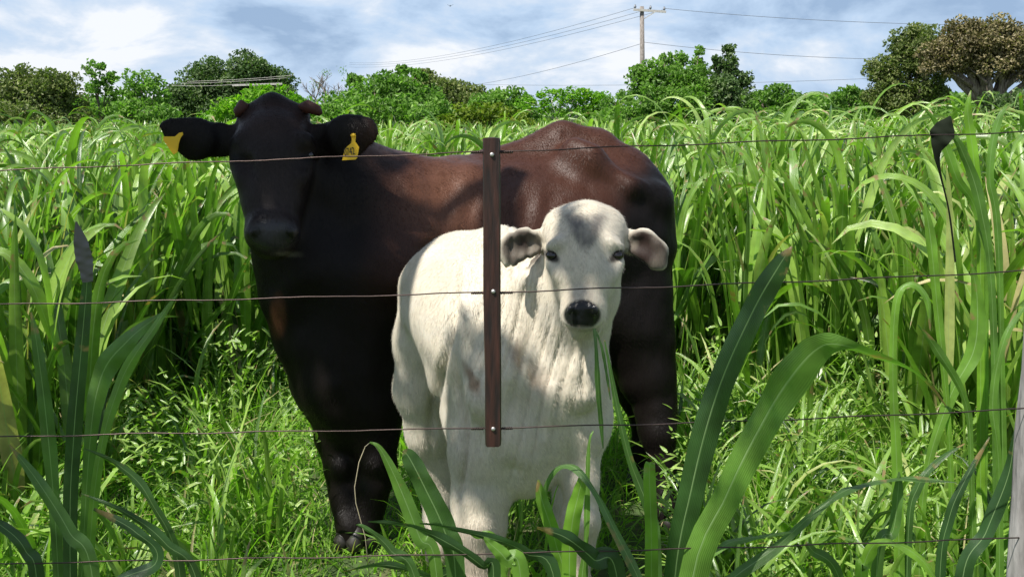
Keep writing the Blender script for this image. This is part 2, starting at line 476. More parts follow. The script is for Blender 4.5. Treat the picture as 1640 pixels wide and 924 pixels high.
# large trees and bushes, left to right
tree('mango_tree', 'wide olive green tree at the far left edge behind the tall grass', 'tree',
     [(55, 150, 55, 50, 38), (20, 170, 54, 40, 36), (100, 165, 56, 32, 34), (60, 190, 54, 70, 26), (5, 190, 50, 40, 35), (130, 200, 55, 30, 20), (85, 135, 55, 36, 26), (30, 140, 54, 36, 28)], (55, 55), M_tree_olive, 0.2, 0.55, 21, group=TG)
tree('slender_tree', 'thin airy light green tree with sky showing through its upper branches', 'tree',
     [(152, 112, 60, 18, 14), (172, 125, 60, 16, 12), (150, 140, 60, 16, 16), (180, 150, 60, 12, 12), (160, 178, 60, 26, 18)], (166, 60), M_tree_green, 0.22, 0.28, 22, trunk_r=0.10, group=TG, trunk_fork=0.35, hollow=0.3)
tree('leafy_tree', 'round topped green tree with gaps, left of the big dark dome shaped tree', 'tree',
     [(228, 132, 58, 30, 18), (212, 152, 58, 22, 16), (250, 150, 58, 22, 22), (235, 178, 57, 38, 22), (205, 190, 57, 25, 18)], (232, 58), M_tree_green, 0.24, 0.42, 23, trunk_r=0.14, group=TG)
tree('dome_tree', 'big dark green dome shaped tree right behind the cow\'s raised ear', 'tree',
     [(375, 122, 66, 62, 32), (320, 140, 66, 42, 28), (430, 138, 66, 42, 30), (295, 170, 66, 30, 28), (370, 165, 66, 80, 30), (450, 165, 66, 30, 30), (330, 115, 66, 20, 14), (400, 108, 66, 36, 18)], (365, 66), M_tree_dark, 0.2, 0.6, 24, trunk_r=0.28, group=TG)
tree('bright_bush', 'bright yellow green bush showing just above the cow\'s head', 'bush',
     [(400, 172, 42, 50, 20), (350, 185, 42, 34, 18), (450, 160, 42, 38, 20), (480, 175, 42, 30, 20), (420, 150, 42, 24, 12)], (410, 42), M_tree_bright, 0.19, 0.55, 25, trunk_r=0.08, group=TG)
tree('broad_tree', 'broad bright green tree right of the leafless tree', 'tree',
     [(600, 150, 48, 52, 30), (560, 170, 47, 40, 26), (650, 160, 48, 46, 32), (640, 138, 48, 30, 24), (600, 185, 46, 80, 22), (530, 185, 46, 30, 22), (690, 180, 47, 36, 24), (645, 112, 49, 9, 8), (672, 120, 49, 12, 10), (570, 128, 49, 12, 8)], (615, 48), M_tree_green, 0.21, 0.55, 26, trunk_r=0.16, group=TG)
tree('vine_covered_tree', 'long sloping mass of vine covered trees falling away to the right', 'tree',
     [(660, 135, 90, 40, 22), (700, 140, 90, 42, 20), (735, 152, 90, 38, 18), (765, 165, 90, 34, 16), (700, 170, 90, 60, 26), (680, 122, 90, 20, 10)], (705, 90), M_tree_olive, 0.30, 0.7, 27, trunk_r=0.3, group=TG)
tree('rounded_tree', 'low rounded green tree between the sloping mass and the umbrella shaped tree', 'tree',
     [(810, 158, 70, 34, 16), (780, 172, 70, 34, 18), (835, 175, 70, 30, 18), (805, 185, 70, 50, 16)], (808, 70), M_tree_green, 0.25, 0.6, 28, group=TG)
tree('yellow_bush', 'yellow green bush low in front of the rounded tree', 'bush',
     [(790, 182, 40, 34, 16), (755, 190, 40, 34, 16), (820, 192, 40, 28, 14), (720, 195, 40, 24, 12)], (785, 40), M_tree_yellow, 0.17, 0.55, 29, trunk_r=0.06, group=TG)
tree('umbrella_tree', 'flat topped umbrella shaped tree with pale trunk just above the cow\'s rump', 'tree',
     [(880, 153, 62, 38, 9), (905, 165, 62, 50, 10), (855, 168, 62, 30, 10), (935, 158, 62, 34, 12), (910, 150, 62, 40, 8), (960, 165, 62, 20, 14), (940, 180, 62, 34, 14), (880, 180, 62, 40, 8)], (895, 62), M_tree_bright, 0.20, 0.5, 30, barkm=M_bark_pale, trunk_r=0.10, group=TG, flat=0.6)
tree('low_bush', 'small green bush right of the umbrella shaped tree', 'bush',
     [(985, 172, 52, 24, 16), (1000, 155, 53, 14, 10), (965, 190, 50, 30, 12)], (985, 52), M_tree_green, 0.2, 0.55, 31, trunk_r=0.06, group=TG)
tree('thicket_tree', 'dark leafy tree in front of the foot of the utility pole', 'tree',
     [(1030, 130, 56, 22, 22), (1050, 115, 56, 24, 18), (1022, 112, 56, 12, 8), (1045, 140, 56, 40, 22), (1075, 125, 56, 26, 20), (1040, 165, 55, 42, 26), (1010, 185, 55, 34, 18), (1068, 96, 57, 12, 10)], (1038, 56), M_tree_green, 0.22, 0.5, 32, group=TG)
tree('thicket_tree', 'tree with a pale feathery top, first right of the utility pole', 'tree',
     [(1088, 95, 57, 16, 12), (1078, 112, 57, 14, 12), (1095, 130, 56, 34, 20), (1100, 165, 55, 48, 28), (1120, 90, 57, 8, 14), (1122, 110, 57, 12, 12), (1115, 138, 56, 36, 24), (1105, 118, 56, 28, 18), (1130, 160, 55, 44, 24)], (1095, 57), M_tree_green, 0.2, 0.45, 33, group=TG)
tree('thicket_tree', 'tallest dark tree of the thicket, with a spiky leader', 'tree',
     [(1168, 82, 56, 9, 12), (1166, 104, 56, 15, 14), (1150, 100, 56, 10, 12), (1172, 130, 56, 26, 22), (1150, 150, 55, 40, 26), (1165, 175, 55, 50, 24), (1192, 125, 56, 14, 12), (1185, 150, 56, 34, 24), (1160, 118, 56, 24, 16)], (1160, 56), M_tree_dark, 0.22, 0.55, 34, group=TG)
tree('round_tree', 'round green tree standing right of the thicket', 'tree',
     [(1248, 150, 54, 26, 16), (1235, 172, 54, 38, 20), (1270, 170, 54, 26, 18), (1215, 165, 54, 22, 18), (1250, 190, 53, 48, 16)], (1245, 54), M_tree_green, 0.22, 0.58, 35, group=TG)
tree('round_tree', 'small green tree at the left foot of the big brown trees', 'tree',
     [(1355, 160, 54, 28, 16), (1335, 178, 54, 24, 16), (1380, 172, 54, 28, 20), (1362, 148, 54, 12, 8), (1360, 192, 53, 44, 14)], (1360, 54), M_tree_green, 0.22, 0.58, 36, group=TG)
tree('brown_tree', 'large olive and brown leaved tree touching the tallest tree on its left side', 'tree',
     [(1460, 75, 50, 38, 28), (1430, 105, 50, 34, 28), (1480, 105, 50, 40, 32), (1415, 135, 50, 28, 24), (1455, 145, 50, 46, 28), (1440, 170, 50, 40, 22), (1495, 140, 50, 20, 26), (1500, 80, 49, 34, 30), (1410, 115, 50, 24, 20), (1420, 160, 50, 34, 26), (1470, 55, 50, 24, 16)], (1455, 50), M_tree_olive, 0.16, 0.62, 37, trunk_r=0.22, group=TG)
tree('brown_tree', 'tallest brown leaved tree at the right edge, with bare limbs under its crown', 'tree',
     [(1560, 62, 44, 56, 28), (1610, 75, 44, 46, 30), (1525, 80, 44, 36, 28), (1580, 95, 44, 56, 24), (1640, 95, 44, 44, 34), (1520, 110, 44, 20, 14), (1690, 100, 44, 46, 30), (1545, 45, 44, 34, 16), (1635, 55, 44, 30, 14), (1590, 48, 44, 40, 16), (1500, 95, 44, 30, 24), (1550, 85, 44, 46, 24)], (1590, 44), M_tree_brown, 0.15, 0.62, 38, trunk_r=0.34, group=TG, trunk_fork=0.42)
tree('dark_bush', 'dark low bush under the tallest brown tree', 'bush',
     [(1605, 172, 38, 40, 20), (1640, 168, 38, 40, 26), (1570, 185, 38, 30, 16)], (1610, 38), M_tree_dark, 0.18, 0.6, 39, trunk_r=0.08, group=TG)
# leafless tree
def bare_tree():
    g = np.random.default_rng(77)
    base = P(525, 300, 56); base[2] = 0
    root = empty('leafless_tree', base)
    tag(root, 'leafless grey tree with thin bare twigs against the sky', 'tree', TG)
    paths = []
    def grow(p, d, L, r, lvl):
        q = p + d * L
        m = (p + q) / 2 + g.normal(size=3) * L * 0.06
        paths.append([(p, r), (m, r * 0.85), (q, r * 0.65)])
        if lvl == 0: return
        for k in range(3 if lvl > 1 else 4):
            nd = d + g.normal(size=3) * np.array([0.55, 0.45, 0.25]); nd[2] = abs(nd[2]) * 0.9 + 0.15
            nd /= np.linalg.norm(nd)
            grow(p + d * L * g.uniform(0.6, 1.0), nd, L * g.uniform(0.55, 0.8), r * 0.55, lvl - 1)
    grow(base, np.array([0.0, 0, 1.0]), 1.7, 0.12, 4)
    V, Q, T = tube(paths, 5)
    link('trunk', mesh_from('trunk', V, Q, T), M_bark, root)
    C = np.concatenate([P(u, v, 56) + g.normal(size=(30, 3)) * 0.13 for u, v in ((522, 118), (505, 135), (560, 130), (540, 150), (500, 165), (548, 112))])
    V, T, tt = leaf_cloud(C, np.full(len(C), 0.10), g.uniform(0.3, 1, len(C)), 5)
    link('crown', mesh_from('crown', V, np.zeros((0, 4)), T, attrs={'tint': tt}, smooth=False), M_tree_green, root)
bare_tree()
# low far scrub that closes the horizon
def far_scrub():
    g = np.random.default_rng(8)
    n = 60000
    Y = g.uniform(95, 150, n); x = g.uniform(-0.62, 0.62, n) * Y
    hgt = (1.9 + 2.0 * noise(np.stack([x, Y * 0, Y * 0], 1), 0.09, 4)) * g.uniform(0.05, 1, n) ** 0.6
    V, T, tt = leaf_cloud(np.stack([x, Y, hgt], 1), g.uniform(0.4, 0.8, n), np.clip(g.normal(0.45, 0.2, n), 0, 1), 9, 0, 0.7)
    o = link('far_scrub', mesh_from('far_scrub', V, np.zeros((0, 4)), T, attrs={'tint': tt}, smooth=False), M_tree_green)
    tag(o, 'low band of distant green scrub along the horizon', 'scrub', kind='stuff')
far_scrub()

# ------------------------------------------------------------------ utility pole and its wires
def utility_pole():
    Y = 80.0
    base = P(1028, 300, Y); base[2] = 0
    root = empty('utility_pole', base)
    tag(root, 'tall weathered utility pole with one crossarm, rising behind the thicket', 'utility pole')
    top = P(1028, 11, Y)
    V, Q, T = tube([[(base - [0, 0, .2], .21), ((base + top) / 2, .18), (top, .15)]], 12)
    link('pole', mesh_from('pole', V, Q, T), M_concrete, root)
    a = P(1014, 16.5, Y); b_ = P(1066, 20, Y); a[1] -= .22; b_[1] -= .22
    def beam(a, b_, w, h):
        d = b_ - a; d /= np.linalg.norm(d); s = np.cross(d, [0, 0, 1.0]); s /= np.linalg.norm(s); t = np.cross(s, d)
        V = [p + s * sx * w / 2 + t * sy * h / 2 for p in (a, b_) for sx, sy in ((-1, -1), (1, -1), (1, 1), (-1, 1))]
        return np.array(V), np.array([(0, 1, 5, 4), (1, 2, 6, 5), (2, 3, 7, 6), (3, 0, 4, 7), (3, 2, 1, 0), (4, 5, 6, 7)])
    V, Q = beam(a, b_, .12, .16); link('crossarm', mesh_from('crossarm', V, Q, smooth=False), M_pale_arm, root)
    p1 = P(1031, 31, Y); p2 = P(1049, 20, Y); p1[1] -= .2; p2[1] -= .3
    V, Q = beam(p1, p2, .06, .06); link('brace', mesh_from('brace', V, Q, smooth=False), M_pale_arm, root)
    for u in (1016.5, 1041, 1063):
        p = P(u, 17 + (u - 1014) * .07, Y); p[1] -= .22; p[2] += 0.05
        path = [(p, .03), (p + [0, 0, .10], .03), (p + [0, 0, .12], .09), (p + [0, 0, .2], .10), (p + [0, 0, .22], .06), (p + [0, 0, .3], .07), (p + [0, 0, .34], .03)]
        V, Q, T = tube([path], 10); link('insulator', mesh_from('insulator', V, Q, T), M_porcelain, root)
    # overhead cables: (from, to, sag)
    def cable(p, q, sag, name='overhead_wire', r=0.014):
        n = 26
        pts = []
        for i in range(n + 1):
            t = i / n; w = p + (q - p) * t; w[2] -= sag * 4 * t * (1 - t); pts.append((w, r))
        return tube([pts], 5)
    ins = [P(1016.5, 13, Y), P(1041, 14.5, Y), P(1063, 16, Y)]
    far = [P(560, 104, 175), P(560, 108, 176), P(560, 101, 174)]
    lab = ['uppermost of the three thin wires running left from the crossarm', 'middle one of the three thin wires running left from the crossarm', 'lowest of the three thin wires running left from the crossarm']
    for i in range(3):
        V, Q, T = cable(ins[i], far[[2, 0, 1][i]], 1.2)
        tag(link('overhead_wire', mesh_from('overhead_wire', V, Q, T), M_cable), lab[i], 'wire', 'overhead wires')
    for p, q, s, l in ((P(1025, 71, Y), P(640, 141, 170), 1.2, 'lone wire running down left from halfway up the pole'),
                       (P(1031, 68, Y), P(1520, 96, 74), 0.35, 'lone wire running right from halfway up the pole to the brown trees'),
                       (P(1063, 14, Y), P(1720, 40, 74), 0.4, 'faint high wire running right from the crossarm end near the top edge'),
                       (P(600, 130, 150), P(1400, 126, 95), 0.6, 'faint level wire low above the treetops')):
        V, Q, T = cable(p, q, s, r=0.016)
        tag(link('overhead_wire', mesh_from('overhead_wire', V, Q, T), M_cable), l, 'wire', 'overhead wires')
    # line in front of the dome tree on the left
    Yl = 58
    r2 = empty('power_line_crossarm', P(415, 136, Yl)); tag(r2, 'pale crossarm with thin wires in front of the dark dome shaped tree', 'crossarm')
    V, Q = beam(P(372, 137, Yl), P(452, 134.5, Yl), .05, .10); link('crossarm', mesh_from('crossarm', V, Q, smooth=False), M_pale_arm, r2)
    bp = P(412, 300, Yl); bp[2] = 0
    V, Q, T = tube([[(bp, .09), (P(412, 134, Yl) + [0, .1, 0], .07)]], 8); link('pole', mesh_from('pole', V, Q, T), M_bark, r2)
    for k, (a, b_) in enumerate((((275, 137), (374, 136)), ((300, 131), (470, 121)), ((290, 134), (460, 125)))):
        V, Q, T = cable(P(*a, Yl - 1), P(*b_, Yl - 1), .05, r=0.011)
        link('wire', mesh_from('wire', V, Q, T), M_pale_arm, r2)
utility_pole()

def bird():
    c = P(721, 10, 30)
    V = np.array([[0, -.16, 0], [.03, 0, .03], [-.03, 0, .03], [.03, 0, -.03], [-.03, 0, -.03], [0, .2, 0.01],
                  [-.17, .02, .08], [-.05, -.05, .01], [-.04, .06, .0], [.17, .02, .08], [.05, -.05, .01], [.04, .06, .0],
                  [-.13, .04, .05], [.13, .04, .05]]) * 0.55
    T = [(0, 1, 2), (0, 3, 1), (0, 4, 3), (0, 2, 4), (5, 2, 1), (5, 1, 3), (5, 3, 4), (5, 4, 2), (7, 6, 8), (10, 11, 9), (8, 6, 12), (11, 13, 9)]
    o = link('bird', mesh_from('bird', V + 0, np.zeros((0, 4)), T), M_bird); o.location = c
    tag(o, 'tiny dark bird flying high against the clouds', 'bird')
bird()

# ------------------------------------------------------------------ grass blades
def blades(base, phi, L, W, lean, curl, pw, seed, segs=8, tint=None, fold=0.28, twist=0.95):
    g = np.random.default_rng(seed)
    n = len(base)
    t = np.linspace(0, 1, segs + 1)
    th = lean[:, None] + curl[:, None] * t[None, :] ** pw[:, None]
    th = np.minimum(th, 2.9)
    dl = (L / segs)[:, None]
    tm = (th[:, 1:] + th[:, :-1]) / 2
    r = np.concatenate([np.zeros((n, 1)), np.cumsum(np.sin(tm) * dl, 1)], 1)
    z = np.concatenate([np.zeros((n, 1)), np.cumsum(np.cos(tm) * dl, 1)], 1)
    # slow sideways wander
    wob = g.normal(0, 0.05, n)[:, None] * L[:, None] * t[None, :] ** 2
    cx, sx = np.cos(phi)[:, None], np.sin(phi)[:, None]
    C = np.stack([base[:, 0:1] + r * cx - wob * sx, base[:, 1:2] + r * sx + wob * cx, base[:, 2:3] + z], -1)
    C[..., 2] = np.maximum(C[..., 2], 0.004)
    wp = np.minimum(1, 0.45 + 2.2 * t) * np.clip(1 - t, 0, 1) ** 0.55
    wp[-1] = 0.02
    w = W[:, None] * wp[None, :] * 0.5
    tw = g.normal(0, twist, n)[:, None] * t[None, :] + g.normal(0, 0.3, n)[:, None]
    side0 = np.stack([-sx + 0 * th, cx + 0 * th, 0 * th], -1)
    tan = np.stack([np.sin(th) * cx, np.sin(th) * sx, np.cos(th)], -1)
    nor = np.cross(tan, side0)
    side = side0 * np.cos(tw)[..., None] + nor * np.sin(tw)[..., None]
    nor2 = np.cross(tan, side)
    Lf = C - side * w[..., None] + nor2 * (w * fold)[..., None]
    Rt = C + side * w[..., None] + nor2 * (w * fold)[..., None]
    V = np.stack([Lf, C, Rt], 2).reshape(-1, 3)                # n, segs+1, 3
    per = (segs + 1) * 3
    i = np.arange(segs)[:, None] * 3 + np.arange(2)[None, :]
    q = np.stack([i, i + 1, i + 4, i + 3], -1).reshape(-1, 4)
    Q = (np.arange(n)[:, None, None] * per + q[None]).reshape(-1, 4)
    uv = np.zeros((n, segs + 1, 3, 2)); uv[..., 0] = np.array([0, .5, 1.]); uv[..., 1] = t[None, :, None]
    if tint is None: tint = g.uniform(0, 1, n)
    return V, Q, uv.reshape(-1, 2), np.repeat(tint, per)

class Bag:
    def __init__(s): s.V = []; s.Q = []; s.U = []; s.T = []; s.off = 0
    def add(s, V, Q, U, T):
        s.V.append(V); s.Q.append(Q + s.off); s.U.append(U); s.T.append(T); s.off += len(V)
    def mesh(s, name):
        return mesh_from(name, np.concatenate(s.V), np.concatenate(s.Q), None, np.concatenate(s.U), {'tint': np.concatenate(s.T)})

def edge_Y(u):
    """distance at which the tall grass begins, by photo column"""
    return np.interp(u, [-400, 0, 90, 170, 260, 450, 700, 1000, 1150, 1300, 1420, 1500, 1600, 2000], [3.3, 3.4, 3.8, 4.6, 5.0, 5.4, 6.0, 5.7, 5.1, 4.9, 4.4, 3.7, 3.4, 3.3])

def tall_grass():
    g = np.random.default_rng(101)
    bag = Bag()
    def tufts(n, y0, y1, leaves, wscale, segs, culm=True, spread=0.12, clear=False):
        Y = np.sqrt(g.uniform(y0 ** 2, y1 ** 2, n))
        x = g.uniform(-0.80, 0.80, n) * Y + g.uniform(-.4, .4, n)
        u = 820 + F * x / Y
        ok = Y > edge_Y(u) + g.uniform(-0.15, 0.45, n)
        x, Y, u = x[ok], Y[ok], u[ok]
        n = len(x)
        hmax = np.interp(u, [-300, 200, 600, 1000, 1150, 1500, 1640], [1.18, 1.28, 1.27, 1.28, 1.34, 1.36, 1.38]) * g.uniform(0.80, 1.04, n)
        pat = noise(np.stack([x, Y, x * 0], 1), 0.5, 9)
        for k in range(leaves):
            f = (k + g.uniform(0, 1, n)) / leaves
            ang = g.uniform(0, 6.283, n)
            bz = hmax * f * 0.62
            br = spread * g.uniform(0, 1, n)
            base = np.stack([x + br * np.cos(ang), Y + br * np.sin(ang), bz], 1)
            room = hmax - bz
            L = np.clip(room * g.uniform(0.8, 1.3, n), 0.3, 0.95)
            lean = np.abs(g.normal(0.22, 0.20, n)); curl = np.where(g.uniform(0, 1, n) < .6, g.uniform(.1, .8, n), g.uniform(0.9, 2.9, n)); pw = g.uniform(1.6, 5, n)
            bend = curl / (pw + 1)
            L = np.minimum(L, (room + .14) / np.clip(1 - .32 * curl / pw ** .5, .35, 1))
            W = g.uniform(0.032, 0.088, n) * wscale
            tint = np.clip(g.normal(0.24, 0.22, n) + 0.62 * f * pat + 0.08, 0, 0.97)  # shade low in the tufts painted in: lower leaves get darker tints
            tint = np.where(g.uniform(0, 1, n) < 0.025 + 0.09 * (f < .2), 1.0, tint)
            bag.add(*blades(base, ang, L, W, lean, curl, pw, int(g.integers(1e6)), segs, tint))
        if culm:
            # erect leaves whose tips hook over above the canopy
            for k in range(2):
                m_ = g.uniform(0, 1, n) < .4
                xx, yy, hh = x[m_], Y[m_], hmax[m_]; q = len(xx)
                a = g.uniform(0, 6.283, q)
                bz = hh * g.uniform(.35, .6, q)
                L = (hh + g.uniform(.02, .2, q) - bz) * 1.38
                bag.add(*blades(np.stack([xx + .05 * np.cos(a), yy + .05 * np.sin(a), bz], 1), a, L, g.uniform(.035, .075, q), np.abs(g.normal(.03, .06, q)),
                                g.uniform(2.2, 3.1, q), g.uniform(2.8, 5, q), int(g.integers(1e6)), 22, np.clip(g.normal(.6, .2, q), 0, .95)))
            for k in range(2):
                br = spread * 0.7 * g.uniform(0, 1, n); a = g.uniform(0, 6.28, n)
                base = np.stack([x + br * np.cos(a), Y + br * np.sin(a), 0 * x], 1)
                bag.add(*blades(base, a, hmax * .72, np.full(n, .014), np.abs(g.normal(0, .08, n)), np.full(n, .1), np.full(n, 2.0),
                                int(g.integers(1e6)), 4, np.clip(g.normal(.45, .1, n), 0, 1), 0.9, 0))
    tufts(930, 3.3, 7.5, 11, 1.0, 11)
    tufts(1660, 7.0, 13, 8, 1.1, 8)
    tufts(3400, 12, 28, 7, 1.5, 5, False, .2)
    tufts(4700, 26, 80, 5, 3.2, 4, False, .4)
    o = link('tall_grass', bag.mesh('tall_grass'), M_field)
    tag(o, 'dense field of tall broad bladed forage grass with arching leaves', 'grass', kind='stuff')
tall_grass()

def short_grass():
    g = np.random.default_rng(55)
    bag = Bag()
    def patch(n, y0, y1, hl, wl, segs, lean_m):
        Y = np.sqrt(g.uniform(y0 ** 2, y1 ** 2, n)); x = g.uniform(-.80, .80, n) * Y
        base = np.stack([x, Y, 0 * x], 1)
        pat = noise(base, 2.2, 17)
        keep = g.uniform(0, 1, n) < 0.35 + pat
        base = base[keep]; pat = pat[keep]; n = len(base)
        ub = 820 + F * base[:, 0] / base[:, 1]
        trod = np.maximum(np.exp(-((ub - 570) / 75) ** 2), np.exp(-((ub - 1050) / 75) ** 2)) * (base[:, 1] < 4.0)
        L = g.uniform(*hl, n) * (0.6 + 0.9 * pat) * (1 - .78 * trod); W = g.uniform(*wl, n)
        tint = np.clip(g.normal(.5, .2, n), 0, .95); tint = np.where(g.uniform(0, 1, n) < .07, 1, tint)
        bag.add(*blades(base, g.uniform(0, 6.283, n), L, W, np.abs(g.normal(lean_m, .25, n)), g.uniform(.2, 1.8, n), g.uniform(1, 2.5, n), int(g.integers(1e6)), segs, tint, .3))
    patch(57000, 2.4, 6.6, (.06, .2), (.004, .009), 4, .45)
    patch(7500, 2.6, 6.6, (.15, .40), (.008, .018), 6, .4)
    patch(12400, 2.5, 6.6, (.03, .07), (.012, .026), 3, .8)     # small round weeds and clover
    o = link('short_grass', bag.mesh('short_grass'), M_short)
    tag(o, 'sunlit short pasture grass and weeds around the animals\' feet', 'grass', kind='stuff')
short_grass()

def low_tufts():
    g = np.random.default_rng(61)
    bag = Bag()
    for k in range(380):
        Y = g.uniform(2.7, 5.6)
        u = g.choice([g.uniform(-40, 430), g.uniform(1070, 1700), g.uniform(1070, 1700), g.uniform(430, 1070)], p=[.3, .3, .3, .1])
        if 430 < u < 1070 and Y < 4.7: continue
        if 190 < u < 470 and g.uniform() < .7: continue
        if 960 < u < 1110 and Y < 4.3: continue
        x = (u - 820) / F * Y
        n = int(g.integers(6, 12)); s = g.uniform(.6, 1.25)
        base = np.tile([x, Y, 0.], (n, 1)) + g.normal(size=(n, 3)) * [.025, .025, 0]
        bag.add(*blades(base, g.uniform(0, 6.283, n), g.uniform(.25, .55, n) * s, g.uniform(.012, .034, n) * s ** .5, np.abs(g.normal(.2, .2, n)), g.uniform(.4, 2.4, n),
                        g.uniform(1.3, 3, n), int(g.integers(1e6)), 9, np.clip(g.normal(g.uniform(.3, .75), .2, n), 0, .97)))
    # a few tall feathery weeds with many small leaflets
    for k in range(70):
        Y = g.uniform(3.2, 5.8); u = g.choice([g.uniform(60, 480), g.uniform(1080, 1650)])
        x = (u - 820) / F * Y; hgt = g.uniform(.25, .6); n = 46
        t = g.uniform(.2, 1, n); lean = g.normal(size=2) * .12
        base = np.stack([x + lean[0] * t, Y + lean[1] * t, hgt * t], 1) + g.normal(size=(n, 3)) * [.03, .03, .02]
        bag.add(*blades(base, g.uniform(0, 6.283, n), g.uniform(.03, .07, n), g.uniform(.012, .02, n), g.uniform(.6, 1.4, n), g.uniform(0, .8, n), np.full(n, 1.5),
                        int(g.integers(1e6)), 3, np.clip(g.normal(.7, .15, n), 0, .95)))
    o = link('grass_tufts', bag.mesh('grass_tufts'), M_field)
    tag(o, 'knee high tufts of forage grass and leafy weeds scattered over the pasture', 'grass', kind='stuff')
low_tufts()

# hand placed foreground blades --------------------------------------------------
def path_blade(pts, tint, face=0.0, n=44, fold=0.25, seed=0, broken=False):
    """pts: (u, v, Y, width_px); face turns the blade about its length"""
    A = np.array([list(P(u, v, Y)) + [R(w, v, Y)] for u, v, Y, w in pts])
    m = len(A); ts = np.linspace(0, m - 1, n)
    out_ = []
    for t in ts:
        i = min(int(t), m - 2); f = t - i
        p0 = A[max(i - 1, 0)]; p1 = A[i]; p2 = A[i + 1]; p3 = A[min(i + 2, m - 1)]
        out_.append(0.5 * ((2 * p1) + (-p0 + p2) * f + (2 * p0 - 5 * p1 + 4 * p2 - p3) * f * f + (-p0 + 3 * p1 - 3 * p2 + p3) * f ** 3))
    A = np.array(out_); C = A[:, :3]; w = np.maximum(A[:, 3], 0.0006) / 2
    tan = np.gradient(C, axis=0); tan /= np.linalg.norm(tan, axis=1)[:, None]
    view = C - np.array([0, 0, H]); view /= np.linalg.norm(view, axis=1)[:, None]
    side = np.cross(tan, view); side /= np.linalg.norm(side, axis=1)[:, None] + 1e-9
    nor = np.cross(side, tan)
    fa = np.full(n, face) if np.isscalar(face) else np.interp(np.linspace(0, 1, n), np.linspace(0, 1, len(face)), face)
    ca, sa = np.cos(fa)[:, None], np.sin(fa)[:, None]
    s2 = side * ca + nor * sa; n2 = np.cross(s2, tan)
    g = np.random.default_rng(seed)
    rip = 0.22 * (np.sin(np.linspace(0, 17, n) + g.uniform(0, 6)) + .6 * np.sin(np.linspace(0, 41, n))) * w
    cols = [-1, -.55, 0, .55, 1]
    V = []
    for c in cols:
        V.append(C + s2 * (w * c)[:, None] + n2 * (w * fold * (abs(c) ** 1.3) + rip * c)[:, None])
    V = np.stack(V, 1)
    nc = len(cols)
    i = np.arange(n - 1)[:, None] * nc + np.arange(nc - 1)[None, :]
    Q = np.stack([i, i + 1, i + nc + 1, i + nc], -1).reshape(-1, 4)
    uv = np.zeros((n, nc, 2)); uv[..., 0] = (np.array(cols) + 1) / 2; uv[..., 1] = np.linspace(0, 1, n)[:, None]
    return V.reshape(-1, 3), Q, uv.reshape(-1, 2), np.full(n * nc, tint)

def clump(name, label, blades_, group='large grass plants at the fence', cat='grass plant'):
    bag = Bag()
    big = 'two huge' in label
    for k, (pts, tint, face) in enumerate(blades_):
        if not big: pts = [(a, b_, c, w * .74) for a, b_, c, w in pts]
        bag.add(*path_blade(pts, tint, face, seed=k))
    o = link(name, bag.mesh(name), M_fore)
    tag(o, label, cat, group)
    return o
G = lambda u, Y, w=20: (u, 462 + F * math.tan(math.atan(H / Y) - PITCH), Y, w)   # where the blade meets the ground

clump('grass_plant', 'grass plant with two huge blades, one straight, one arching, right of the calf',
      [([G(1070, 2.05, 30), (1078, 960, 2.05, 38), (1108, 780, 2.0, 42), (1150, 625, 1.98, 42), (1205, 500, 1.95, 40), (1245, 430, 1.93, 32), (1268, 395, 1.92, 3)], .12, .15),
       ([G(1085, 2.0, 30), (1105, 950, 2.0, 44), (1165, 790, 1.96, 48), (1225, 670, 1.92, 56), (1270, 600, 1.88, 58), (1310, 558, 1.84, 46), (1345, 552, 1.8, 28), (1400, 570, 1.8, 26), (1470, 600, 1.8, 14), (1515, 650, 1.8, 2)], .62, (.1, .2, .35, .2, -.9, -1.1, -1.0)),
       ([G(1095, 2.1, 14), (1120, 1000, 2.1, 16), (1250, 870, 2.1, 22), (1330, 800, 2.1, 14), (1380, 776, 2.15, 18), (1450, 765, 2.2, 16), (1532, 772, 2.2, 2)], .5, (.2, .4, .9, 1.1, 1.0)),
       ([G(1060, 2.05, 12), (1085, 960, 2.05, 16), (1150, 880, 2.05, 14), (1200, 862, 2.1, 10), (1280, 850, 2.1, 3)], .6, .6)])
clump('grass_plant', 'upright bright grass plant with a blade bent over in a hoop, below the calf\'s muzzle',
      [([G(905, 2.1, 24), (905, 960, 2.1, 30), (890, 870, 2.1, 32), (868, 800, 2.1, 26), (862, 768, 2.1, 4)], .75, .1),
       ([G(915, 2.05, 24), (912, 940, 2.05, 30), (915, 850, 2.05, 36), (927, 790, 2.05, 28), (935, 765, 2.05, 20)], .8, -.2),
       ([G(925, 2.15, 24), (915, 940, 2.15, 26), (880, 850, 2.15, 20), (872, 790, 2.12, 16), (890, 752, 2.08, 16), (920, 748, 2.05, 20), (955, 790, 2.0, 22), (985, 850, 1.98, 22), (1020, 920, 1.96, 20), (1050, 990, 1.95, 3)], .45, (.1, .2, .5, 1.1, .9, .2, .2)),
       ([G(900, 2.1, 20), (930, 950, 2.1, 24), (938, 860, 2.1, 16), (942, 720, 2.1, 10), (950, 690, 2.1, 3)], .6, .7),
       ([G(1040, 2.1, 24), (1043, 940, 2.1, 28), (1043, 850, 2.1, 28), (1040, 760, 2.1, 26), (1042, 740, 2.1, 20)], .78, .05),
       ([G(1055, 2.4, 14), (1052, 900, 2.4, 22), (1040, 820, 2.4, 24), (1010, 740, 2.4, 18), (990, 660, 2.4, 13), (975, 580, 2.4, 7), (968, 545, 2.4, 3)], .28, (.2, .3, .3, .4))])
